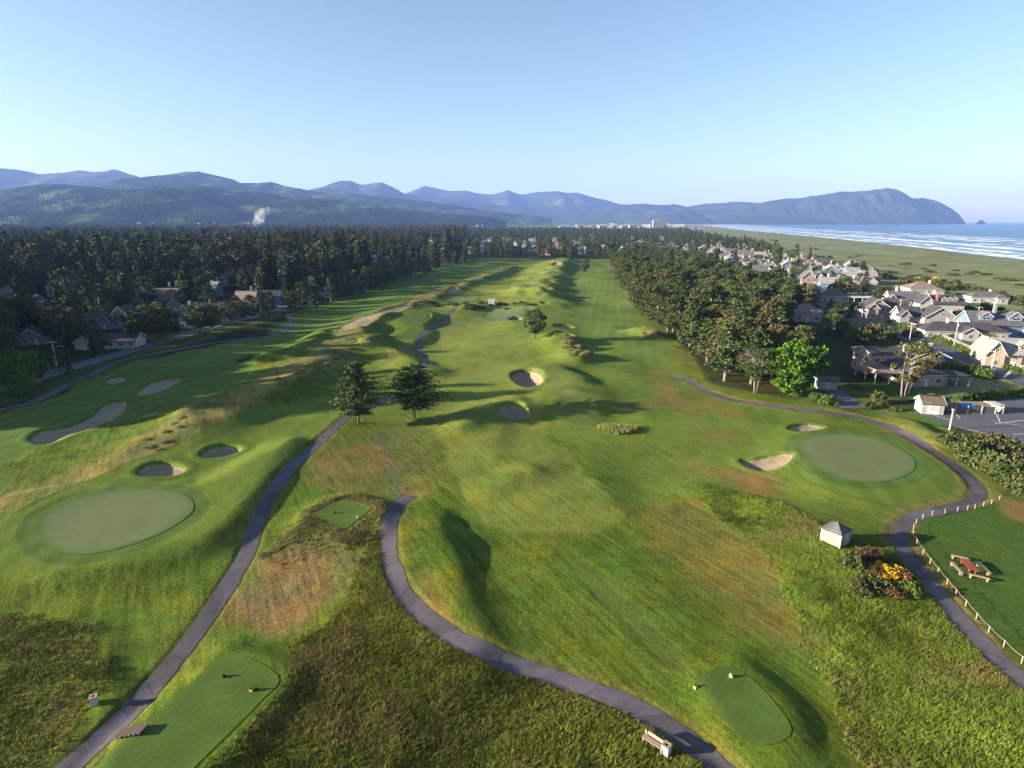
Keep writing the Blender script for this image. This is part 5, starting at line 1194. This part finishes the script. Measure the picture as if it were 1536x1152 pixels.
mb = MB(); mb.box((15, 2, 2.9), (15, 7, 0.25)); [mb.box((x, -1.2, 1.0), (0.2, 0.2, 3.6)) for x in (9, 13, 17, 22)]; mb.build('carport_roof', M['carpaint'], t)
t = house('dark blue cottage with a white trimmed gable and white chimneys behind the deck house', HL(1404, 549), RZ, [(0, 0, 6.4, 11, 2.8, 'gy', 1.5)], 'navy', 'grey', [(-1.2, 8.5, 4.7, 1.5, 'trim'), (1.3, 8.5, 4.6, 1.2, 'trim')])
# deck house
t = house('stone walled deck house with a long dark roof, upper storey and carport', HL(1388, 580), 0.02, [(0, 0, 9.4, 15, 3.2, 'hip', 1.9), (-2.6, 12.5, 9.6, 9, 5.9, 'gx', 1.3)], 'stone', 'dark', [(2.0, 13, 7.4, 1.8, 'trim')])
mb = MB(); mb.box((-8.2, 8.0, 2.7), (6.6, 9.5, 0.25)); mb.build('deck', M['deck'], t)
mb = MB(); mb.box((-11.45, 8.0, 3.3), (0.10, 9.5, 0.9)); mb.box((-8.2, 3.3, 3.3), (6.4, 0.10, 0.9)); mb.build('railing', M['wood'], t)
for x, y in ((-11.3, 3.5), (-11.3, 8.0), (-11.3, 12.5), (-7.5, 3.5)): mb = MB(); mb.box((x, y, 0.8), (0.26, 0.26, 3.6)); mb.build('post', M['trim'], t)
mb = MB(); mb.box((8.6, 3.4, 2.55), (7.4, 6.2, 0.28)); mb.build('carport_roof', ROOF['dark'], t)
for x, y in ((5.6, 0.7), (8.6, 0.7), (12.0, 0.7), (12.0, 6.1)): mb = MB(); mb.box((x, y, 1.0), (0.3, 0.3, 2.9)); mb.build('post', M['trim'], t)
mb = MB(); mb.tube([(-6.2, 8.2, 5.6), (-6.2, 8.2, 5.6)], 0.1); mb = MB()
house('small white shed beside the drive under the bright green tree', HL(1241, 585), RZ, [(0, 0, 4.4, 3.4, 2.3, 'gx', 0.8, 0.25)], 'white', 'grey', cat='shed', name='shed')
# shaded houses on the left
house('shaded grey house with two stepped white trimmed gables under the big spruce', HL(167, 494), 0.1, [(-2.5, 0, 5.2, 6, 3.2, 'gy', 2.8), (3.0, 1.6, 6.4, 9, 5.4, 'gy', 3.2), (-8.6, 2, 8, 7, 3.4, 'gx', 2.6)], 'grey', 'dark')
house('shaded bluish house with a row of three small white trimmed gables', HL(217, 492), 0.1, [(0, 3, 15, 8, 3.4, 'gx', 3.8), (-5.4, 0.5, 4.0, 3.4, 3.2, 'gy', 2.0), (-2.0, 1.2, 4.0, 3.4, 3.4, 'gy', 2.2), (5.4, 0, 5.2, 4, 3.2, 'gy', 2.0)], 'grey', 'dark', dormers=[(2.0, 4.0, 5.0, 2.2)])
house('shaded house with one pale gable and a long dark roof further up the road', HL(277, 468), 0.1, [(-4, 0, 6, 7, 3.6, 'gy', 2.4), (4.5, 1.5, 12, 8, 3.6, 'gx', 3.2)], 'grey', 'dark', [(0, 6, 7.6, 1.8, 'concrete')])
house('white walled house with a dark roof standing in the shade by the pines', HL(296, 484), 0.1, [(-4.8, 0, 6.8, 9, 4.0, 'gy', 3.6), (4.0, 1.5, 12, 8, 4.0, 'gx', 3.2), (7.8, -1.0, 4.6, 3.2, 4.0, 'gy', 2.4)], 'white', 'dark', [(-3.0, 2, 7.2, 3.0, 'trim')])
house('low shaded ranch house with a brown roof close to the road', HL(152, 525), 0.12, [(-5, 0, 6, 7, 2.8, 'gy', 1.6), (4, 1.5, 13, 7, 2.8, 'gx', 1.8)], 'white', 'dark', [(6, 5, 5.4, 2.0, 'brick')])
house('house with a sunlit pinkish roof and thin chimney among the left pines', HL(368, 464), 0.1, [(0, 0, 9, 9, 4.2, 'gx', 4.0)], 'tan', 'pink', [(2.4, 4.5, 9.2, 2.2, 'concrete')])
house('pale blue house with a small gable beside the pink roofed house', HL(388, 457), 0.1, [(-3.5, 0, 5, 6, 4.0, 'gy', 2.4), (4, 1.5, 12, 7, 4.0, 'gx', 2.6)], 'blue', 'dark')
house('small white house half hidden behind the roadside pines', HL(282, 492), 0.1, [(0, 0, 6, 6, 3.2, 'gy', 2.0)], 'white', 'dark', door=False)
house('grey house with a pale gable at the left edge behind the street lamp', HL(48, 518), 0.15, [(0, 0, 7, 8, 3.2, 'gy', 2.4), (-9, 2, 13, 8, 3.0, 'gx', 2.4)], 'grey', 'dark')
# ------------------------------------------------------------------ the small houses of the town: a few kinds, copied
def copy_tree(o, parent=None):
    c = o.copy(); COL.objects.link(c)
    if parent: c.parent = parent
    for ch in list(o.children): copy_tree(ch, c)
    return c
SMALL = [([(0, 0, 11, 8, 4.6, 'gx', 3.2), (-2.5, -1.6, 4.6, 3, 4.4, 'gy', 2.4)], 'white', 'grey'), ([(0, 0, 9, 10, 5.2, 'gy', 3.6)], 'white', 'dark'), ([(0, 0, 12, 9, 4.0, 'hip', 2.8)], 'grey', 'brown'),
         ([(0, 0, 10, 9, 5.4, 'gy', 3.4), (6.4, 2, 5, 6, 3.0, 'gx', 2.0)], 'blue', 'light'), ([(0, 0, 13, 8, 3.4, 'gx', 2.6), (3.2, -2, 5, 4, 3.4, 'gy', 2.2)], 'cream', 'tan'), ([(0, 0, 10, 8, 5.6, 'gx', 3.8)], 'mauve', 'grey')]
SL = ['small white gabled house in the coastal town behind the pine belt', 'tall narrow white house with a dark roof in the coastal town', 'grey house with a brown hipped roof in the coastal town', 'blue grey house with a pale roof in the coastal town', 'long cream house with a tan roof in the coastal town', 'mauve grey house with a steep roof in the coastal town']
NL = [s.replace('in the coastal town behind the pine belt', 'among trees past the far fairway').replace('in the coastal town', 'among trees past the far fairway') for s in SL]
first = {}
for lst, labs, grp in ((TOWN, SL, 'town houses of the kind: '), (NEIGH, NL, 'houses beyond the course of the kind: '), (LEFTN, [s.replace('past the far fairway', 'of the left forest') for s in NL], 'houses in the left forest of the kind: ')):
    for (x, y, rz, k) in lst:
        loc = (x, y, gz(x, y))
        if k not in first: t = first[k] = house(labs[k], loc, rz, *SMALL[k], chim=[(1.5, 4, 8.0, 2.0, 'concrete')], spacing=4.2)
        else: t = copy_tree(first[k]); t.location = loc; t.rotation_euler = (0, 0, rz)
        t['label'] = labs[k]; t['group'] = grp + labs[k].split(' in the')[0].split(' among')[0]
t = house('house with a bright red roof beyond the far end of the fairway', HL(816, 383), -0.1, [(0, 0, 16, 11, 4.0, 'gx', 3.6)], 'cream', 'red', spacing=5)
# far town by the river flat
mb = MB(); mb.box((0, 0, 3.5), (26, 18, 7)); mb.prism([(-13.6, -9.6, 7), (13.6, -9.6, 7), (13.6, 0, 10.5), (-13.6, 0, 10.5)], (0, 0, 0.5)); mb.prism([(-13.6, 9.6, 7), (13.6, 9.6, 7), (13.6, 0, 10.5), (-13.6, 0, 10.5)], (0, 0, 0.5))
farm = mb.mesh('town_building', WALL['white'])
for k in range(62):
    q = (rng.uniform(838, 1038), rng.uniform(335.5, 340.8)); Y_ = rng.uniform(3400, 5200); X_ = (q[0] - 768) / FPX * (Y_ * cp + 42 * sp_)
    o = bpy.data.objects.new('town_building', farm); COL.objects.link(o); s = rng.uniform(0.6, 1.5); o.location = (X_, Y_, 0); o.scale = (s * 1.3, s, s * rng.uniform(0.8, 1.7)); o.rotation_euler = (0, 0, rng.uniform(-0.3, 0.3))
    tag(o, 'tiny white building of the far town across the river flat', 'building', 'buildings of the far town')
for q, Y_ in (((716, 0), 2700), ((724, 0), 2700), ((231, 0), 3050), ((300, 0), 3100), ((323, 0), 3050), ((374, 0), 2900), ((210, 0), 3000)):
    X_ = (q[0] - 768) / FPX * (Y_ * cp + 42 * sp_); o = bpy.data.objects.new('town_building', farm); COL.objects.link(o); o.location = (X_, Y_, 17 if q[0] > 600 else 26); o.scale = (rng.uniform(.3,.8), 0.6, rng.uniform(.4,.8))
    tag(o, 'tiny pale building among trees at the foot of the hills', 'building', 'buildings at the foot of the hills')
Y_ = 3300; X_ = (989 - 768) / FPX * (Y_ * cp + 42 * sp_); t = thing('hotel', 'wide pale hotel block with rows of windows standing above the far town', 'hotel', (X_, Y_, 0))
mb = MB(); mb.box((0, 0, 20), (76, 22, 40)); mb.box((-18, 0, 43), (34, 18, 5)); mb.build('wall', WALL['white'], t)
mb = MB(); mb.box((0, 0, 40.5), (78, 23, 1.0)); mb.build('roof', ROOF['grey'], t)
for fl in range(6):
    mb = MB(); [mb.box((-34 + 5.6 * k, -11.1, 12 + 4.6 * fl), (3.6, 0.3, 2.4)) for k in range(13)]; mb.build('window_row', M['glass'], t)
# ------------------------------------------------------------------ small things on and around the course
def basis(p, q):
    d = Vector((q.x - p.x, q.y - p.y, 0)); return d.length, math.atan2(d.y, d.x)
# the hut
p = G(1252, 812); t = thing('shelter_hut', 'small pale square hut with a pyramid roof standing in the rough beside the gorse', 'hut', p, 0.62)
W2 = 1.25; mb = MB(); mb.box((0, 0, 0.75), (2 * W2, 2 * W2, 2.3)); mb.build('wall', WALL['cream'], t)
mb = MB(); e = W2 + 0.22; mb.add([(-e, -e, 1.88), (e, -e, 1.88), (e, e, 1.88), (-e, e, 1.88), (0, 0, 2.95), (-e, -e, 1.80), (e, -e, 1.80), (e, e, 1.80), (-e, e, 1.80)], [(0, 1, 4), (1, 2, 4), (2, 3, 4), (3, 0, 4), (5, 6, 1, 0), (6, 7, 2, 1), (7, 8, 3, 2), (8, 5, 0, 3), (8, 7, 6, 5)]); mb.build('roof', ROOF['grey'], t)
mb = MB(); [mb.box((sx * (W2 + .01), sy * (W2 + .01), 0.75), (0.12, 0.12, 2.1)) for sx in (-1, 1) for sy in (-1, 1)]; [mb.box((0, s * (e - .02), 1.80), (2 * e, .05, .10)) for s in (-1, 1)]; mb.build('trim', M['trim'], t)
mb = MB(); mb.box((0.25, -W2 - 0.03, 0.80), (0.85, 0.06, 1.75)); do = mb.build('door', M['concrete'], t); mb = MB(); mb.box((0.55, -W2 - 0.09, 0.8), (0.06, 0.06, 0.14)); mb.build('handle', M['metal'], do)
# bench and the two bins
a, b_ = G(968, 1112), G(992, 1128); L, an = basis(a, b_); c = (a + b_) / 2
t = thing('park_bench', 'pale wooden bench with backrest beside the middle cart path', 'bench', (c.x, c.y, gz(c.x, c.y)), an); L = 2.0
mb = MB(); [mb.box((0, -0.16 + 0.16 * k, 0.46), (L, 0.145, 0.06)) for k in range(3)]; mb.build('seat', M['benchwood'], t)
mb = MB(); [mb.prism([(-L / 2, 0.27 + 0.03 * k, 0.58 + 0.15 * k), (L / 2, 0.27 + 0.03 * k, 0.58 + 0.15 * k), (L / 2, 0.295 + 0.03 * k, 0.71 + 0.15 * k), (-L / 2, 0.295 + 0.03 * k, 0.71 + 0.15 * k)], (0, 0.045, 0)) for k in range(2)]; mb.build('backrest', M['benchwood'], t)
for s in (-1, 1): mb = MB(); mb.box((s * L * 0.42, -0.02, 0.16), (0.12, 0.48, 0.54)); mb.box((s * L * 0.42, 0.25, 0.62), (0.09, 0.07, 0.56)); mb.build('leg', M['benchwood'], t)
def bin_(px, py, lab, an, s=1.0):
    p = G(px, py); t = thing('litter_bin', lab, 'bin', p, an, None, s)
    mb = MB(); mb.box((0, 0, 0.36), (0.60, 0.60, 0.92)); mb.build('body', M['concrete'], t)
    mb = MB(); [mb.box((sx * 0.24, 0, 0.87), (0.20, 0.68, 0.10)) for sx in (-1, 1)]; [mb.box((0, sy * 0.24, 0.87), (0.28, 0.20, 0.10)) for sy in (-1, 1)]; mb.build('rim', M['benchwood'], t)
    mb = MB(); mb.box((0, 0, 0.83), (0.29, 0.29, 0.03)); mb.build('opening', M['black'], t)
bin_(999, 1130, 'square grey litter bin at the near end of the wooden bench', an)
bin_(142, 1056, 'square grey litter bin in the rough beside the left cart path', 0.5, 0.95)
# picnic set on the lawn
a, b_ = G(1441, 843), G(1463, 867); L, an = basis(a, b_); c = (a + b_) / 2
t = thing('picnic_table', 'red stained picnic table standing between four benches on the lawn', 'table', (c.x, c.y, gz(c.x, c.y)), an); L = min(L, 2.7)
for k in range(5): mb = MB(); mb.box((0, -0.40 + 0.20 * k, 0.75), (L + 0.01 * k, 0.185, 0.06)); mb.build('table_plank', M['redwood'], t)
for s in (-1, 1): mb = MB(); mb.box((s * L * 0.36, -0.34, 0.33), (0.14, 0.14, 0.78)); mb.box((s * L * 0.36, 0.34, 0.33), (0.14, 0.14, 0.78)); mb.box((s * L * 0.36, 0, 0.66), (0.10, 0.54, 0.10)); mb.build('leg', M['redwood'], t)
for q0, q1, lab in (((1425, 846), (1444, 866), 'wooden bench left of the red picnic table, nearest the rope fence'), ((1463, 846), (1486, 866), 'wooden bench right of the red picnic table'), ((1426, 837), (1452, 842.5), 'wooden bench across the far end of the red picnic table'), ((1452, 865.5), (1484, 873), 'wooden bench across the near end of the red picnic table')):
    a, b_ = G(*q0), G(*q1); L, an = basis(a, b_); L = min(L, 2.6); c = (a + b_) / 2
    t = thing('picnic_bench', lab, 'bench', (c.x, c.y, gz(c.x, c.y)), an)
    mb = MB(); mb.box((0, -0.10, 0.44), (L, 0.18, 0.06)); mb.box((0, 0.10, 0.44), (L, 0.18, 0.06)); mb.build('seat', M['benchwood'], t)
    for s in (-1, 1): mb = MB(); mb.box((s * L * 0.40, 0, 0.18), (0.16, 0.34, 0.46)); mb.build('leg', M['benchwood'], t)
# rope fence
FP = [(1499,749.5),(1487,755.7),(1475,759),(1462,763),(1451,765),(1436,767),(1417,770),(1398,773),(1384,778),(1374,785.5),(1370,793.5),(1369,803.5),(1374.5,817),(1384,831.7),(1394.7,845.6),(1406.5,860),(1420,876.8),(1433.2,893),(1448,909.5),(1464,928.5),(1482.5,948.7),(1505,970.5),(1532,995),(1562,1023)]
t = thing('rope_fence', 'low post and rope fence curving along the right cart path', 'fence', G(*FP[12])); base = Vector(t.location)
pts = [G(*q) for q in FP]
for q in pts: mb = MB(); r = q - base; mb.tube([(r.x, r.y, r.z - 0.3), (r.x, r.y, r.z + 0.80)], 0.045, 8); mb.build('post', M['wood'], t)
mb = MB()
for q0, q1 in zip(pts[:-1], pts[1:]): mb.tube([tuple(q0.lerp(q1, k / 5) - base + Vector((0, 0, 0.76 - 0.12 * 4 * (k / 5) * (1 - k / 5)))) for k in range(6)], 0.016, 5)
mb.build('rope', M['rope'], t)
# steps and tee markers
p = G(198, 1099); t = thing('wooden_steps', 'short flight of dark wooden steps between the left path and the tee', 'steps', p, 0.05)
for k in range(6): mb = MB(); mb.box((-1.0 + 0.38 * k, 0, 0.02 + 0.07 * k), (0.33, 1.05, 0.16), -0.25); mb.build('tread', M['bark'], t)
for px, py, lab in ((336, 1016, 'single small dark tee marker near the far edge of the lower left tee'), (377, 1037, 'pale tee marker with dark top on the right side of the lower left tee'), (384, 1036, 'dark tee marker at the right edge of the lower left tee'), (1043, 1032, 'pale tee marker with dark top at the left corner of the right tee'), (1096, 1016, 'small pale tee marker at the far edge of the right tee'), (502, 770, 'tiny dark tee marker on the left of the small ringed tee'), (536, 778, 'tiny pale tee marker on the right of the small ringed tee')):
    t = thing('tee_marker', lab, 'tee marker', G(px, py), px * 0.1); dark = 'dark' in lab.split('with')[0]
    mb = MB(); mb.box((0, 0, 0.10), (0.30, 0.24, 0.26)); mb.build('block', M['black'] if dark else M['yellow'], t); mb = MB(); mb.tube([(0, 0, 0.22), (0, 0, 0.36), (0, 0, 0.42)], [0.10, 0.10, 0.04], 8); mb.build('cap', M['black'] if 'dark' in lab else M['trim'], t)
# sheds, bin enclosure
t = house('pale shed with white double doors at the corner of the car park', G(1398, 622), -0.25, [(0, 0, 4.3, 4.2, 2.4, 'gx', 1.1, 0.25)], 'white', 'brown', win=False, cat='shed', name='shed')
for s in (-1, 1):
    mb = MB(); mb.box((s * 0.62 + 0.2, -0.04, 1.1), (1.18, 0.08, 2.0)); d_ = mb.build('door', M['trim'], t); mb = MB(); mb.box((s * 0.62 + 0.2, -0.09, 1.35), (0.75, 0.03, 1.1)); mb.build('panel', M['concrete'], d_)
p = G(1466, 621); t = thing('bin_enclosure', 'mesh screened bin enclosure with white posts on the car park', 'enclosure', p, -0.02)
mb = MB(); mb.box((-0.6, 0, 0.85), (8.6, 0.06, 1.7)); mb.build('screen', M['screen'], t)
for x in (-5.0, -2.3, 0.8, 3.8): mb = MB(); mb.box((x, -0.06, 0.95), (0.2, 0.14, 1.95)); mb.build('post', M['trim'], t)
mb = MB(); mb.box((-5.6, 1.8, 0.9), (0.08, 3.6, 1.8)); mb.box((5.6, 1.8, 0.9), (0.08, 3.6, 1.8)); mb.box((0, 3.7, 0.9), (11.2, 0.08, 1.8)); mb.build('side_wall', WALL['cream'], t)
mb = MB(); mb.box((4.6, 1.7, 2.0), (2.4, 3.2, 0.12)); mb.build('canopy', M['trim'], t)
for x, lab in ((-2.4, 'blue lidded bin on the left inside the mesh enclosure'), (-0.9, 'blue lidded bin on the right inside the mesh enclosure')):
    pp = p + Vector((x, 1.3, 0)); t = thing('wheelie_bin', lab, 'bin', pp); mb = MB(); mb.prism([(-0.6, -0.5, 0.05), (0.6, -0.5, 0.05), (0.65, -0.55, 1.55), (-0.65, -0.55, 1.55)], (0, 1.0, 0)); mb.build('body', M['bluebin'], t)
    mb = MB(); mb.prism([(-0.7, -0.6, 1.56), (0.7, -0.6, 1.56), (0.7, 0.5, 1.90), (-0.7, 0.5, 1.90)], (0, 0, 0.10)); mb.build('lid', M['bluebin'], t)
    for s in (-1, 1): mb = MB(); mb.tube([(s * 0.5, 0.45, 0.1), (s * 0.62, 0.45, 0.1)], 0.12, 10); mb.build('wheel', M['tyre'], t)
# poles
def pole(px, py, hpx, lab, kind='cross', name='utility_pole', an=0.2):
    p = G(px, py); h = min(hgt_m(px, py, hpx), 13); t = thing(name, lab, 'pole', p, an)
    mb = MB(); mb.tube([(0, 0, -0.5), (0, 0, h * 0.5), (0, 0, h)], [0.19, 0.16, 0.13], 8); mb.build('shaft', M['pole'], t)
    if kind in ('cross', 'trans'):
        mb = MB(); mb.box((0, 0.16, h - 0.7), (2.4, 0.14, 0.16)); ca = mb.build('crossarm', M['pole'], t)
        for x in (-1.1, -0.5, 0.5, 1.1): mb = MB(); mb.tube([(x, 0.16, h - 0.62), (x, 0.16, h - 0.35)], [0.06, 0.03], 6); mb.build('insulator', M['trim'], ca)
    if kind == 'trans': mb = MB(); mb.tube([(0, -0.45, h - 2.2), (0, -0.45, h - 1.2)], 0.32, 10); mb.build('transformer', M['metal'], t)
    if kind == 'lamp':
        mb = MB(); mb.box((0, 0.16, h - 0.3), (2.6, 0.16, 0.2)); mb.build('crossarm', M['trim'], t)
        mb = MB(); mb.tube([(0, 0, h - 1.9), (1.2, 0, h - 1.5), (2.4, 0, h - 1.4)], 0.06, 6); am = mb.build('lamp_arm', M['metal'], t); mb = MB(); mb.box((2.6, 0, h - 1.42), (0.7, 0.26, 0.14)); mb.build('lamp_head', M['trim'], am)
    if kind == 'light': mb = MB(); mb.box((0, 0, h + 0.08), (0.5, 0.4, 0.22)); mb.build('lamp_head', M['trim'], t)
pole(85, 549, 37, 'pale street lamp pole with crossarm and long lamp arm beside the shaded road', 'lamp', 'street_lamp', 0.1)
for px, py, hp, lab, k in ((1347,479,31,'utility pole in front of the mauve twin gabled house','cross'),(1364,511,24,'utility pole beside the white chimneys of the blue cottage','cross'),(1430,522,42,'tall utility pole with a grey transformer in front of the long low house','trans'),
    (1463,492,33,'yellowish utility pole with a wide crossarm beside the blue grey house','cross'),(1487,555,31,'utility pole at the street corner near the cream house','cross'),(1265,478,18,'slim pole at the side street left of the mauve house','cross'),(1255,425,16,'pole beside the low brown roofed house','cross'),
    (1281,420,17,'pole rising right of the white town houses','cross'),(1174,401,18,'tall pole in the middle of the coastal town','cross'),(1171,427,19,'pole at the edge of the pine belt before the town','cross'),(183,460,15,'dim pole behind the three gabled shaded house','trans'),(397,453,19,'pole beside the pale blue house on the left','cross'),(735,381,22,'slim pole among the houses beyond the far end of the course','cross')):
    pole(px, py, hp, lab, k, 'utility_pole', -0.3)
pole(1424, 645, 30, 'plain pale light pole at the corner of the car park', 'light', 'light_pole')
# white rail fence beyond the long hedge
ln = resample(np.array([G0(1330, 478), G0(1368, 491), G0(1412, 509), G0(1456, 527), G0(1500, 544), G0(1550, 563)]), 3.0)
p0 = Vector((ln[0][0], ln[0][1], gz(*ln[0]))); t = thing('rail_fence', 'long pale fence running behind the hedge beside the street', 'fence', p0)
mb = MB(); mb.tube([(q[0] - p0.x, q[1] - p0.y, gz(*q) - p0.z + 1.55) for q in ln], 0.16, 4); mb.tube([(q[0] - p0.x, q[1] - p0.y, gz(*q) - p0.z + 1.0) for q in ln], 0.08, 4); mb.build('rail', M['wood'], t)
for q in ln: mb = MB(); mb.box((q[0] - p0.x, q[1] - p0.y, gz(*q) - p0.z + 0.7), (0.16, 0.16, 1.7)); mb.build('post', M['wood'], t)
# white hut on the far ridge, thin posts
p = G(738, 458.5); t = thing('pump_hut', 'small white hut on the far ridge in the middle of the course', 'hut', p, -0.15)
mb = MB(); mb.box((0, 0, 1.2), (3.4, 3.0, 3.0)); mb.build('wall', WALL['white'], t); mb = MB(); mb.box((0, 0, 2.8), (3.8, 3.4, 0.18), 0.0); mb.build('roof', M['trim'], t); mb = MB(); mb.box((0.6, -1.53, 0.95), (0.9, 0.06, 1.9)); mb.build('door', M['concrete'], t)
for px, py, lab in ((665, 524, 'thin marker post on the fairway right of the winding path'), (647, 477, 'thin marker post at the raised far tees')):
    t = thing('marker_post', lab, 'post', G(px, py)); mb = MB(); mb.tube([(0, 0, -0.2), (0, 0, 1.9)], 0.06, 6); mb.build('shaft', M['pole'], t); mb = MB(); mb.box((0, 0, 1.95), (0.3, 0.08, 0.22)); mb.build('plate', M['trim'], t)
# flag sticks on the greens
def flag(px, py, lab, h=2.2):
    t = thing('flagstick', lab, 'flag', G(px, py)); mb = MB(); mb.tube([(0, 0, 0), (0, 0, h)], 0.022, 6); mb.build('stick', M['trim'], t)
# a parked white car in the shade on the left
def car(px, py, rz, lab):
    t = thing('parked_car', lab, 'car', G(px, py), rz)
    mb = MB(); mb.prism([(-2.15, -.88, .35), (2.15, -.88, .35), (2.2, -.88, .75), (1.25, -.88, .98), (-1.9, -.88, 1.02), (-2.2, -.88, .8)], (0, 1.76, 0)); mb.build('body', M['carpaint'], t)
    mb = MB(); mb.prism([(-1.8, -.76, .98), (1.15, -.76, .96), (0.5, -.70, 1.46), (-1.3, -.70, 1.48)], (0, 1.5, 0)); mb.build('cabin', M['glass'], t); mb = MB(); mb.box((-0.4, 0, 1.50), (1.75, 1.36, 0.06)); mb.build('roof', M['carpaint'], t)
    for x in (-1.35, 1.35):
        for y in (-0.86, 0.86): mb = MB(); mb.tube([(x, y - .1, .34), (x, y + .1, .34)], .34, 12); w_ = mb.build('wheel', M['tyre'], t); mb = MB(); mb.tube([(x, y - .115, .34), (x, y + .115, .34)], .2, 10); mb.build('rim', M['metal'], w_)
car(263, 490, 0.1, 'white car parked in the shade beside the roadside pines')
# smoke rising beyond the forest
m = bpy.data.materials.new('smoke'); m.use_nodes = True; nt = m.node_tree; nt.nodes.clear(); o_ = nd(nt, 'ShaderNodeOutputMaterial'); pv = nd(nt, 'ShaderNodeVolumePrincipled'); lk(nt, pv.outputs[0], o_.inputs['Volume'])
n1 = noise(nt, 0.045, 4, 0.6, obco(nt)); lk(nt, val(nt, 'MULTIPLY', ramp(nt, n1, [(0.42, (0.0,)), (0.66, (1.0,))]), 0.055), pv.inputs['Density']); pv.inputs['Color'].default_value = (0.9, 0.92, 0.96, 1)
base = at_depth(379, 336, 1700); mb = MB(); pts = []; rad = []
for k in range(11):
    u_ = k / 10; w_ = at_depth(379 + 24 * u_ + 3 * math.sin(u_ * 7), 336 - 23 * u_, 1700 + 25 * u_); pts.append(tuple(np.array(w_) - base)); rad.append(3 + 13 * math.sin(pi * min(1, u_ * 0.9 + 0.05)) ** 0.7)
mb.tube(pts, rad, 12); o = mb.build('smoke', m, None, True); o.location = base; o['kind'] = 'stuff'
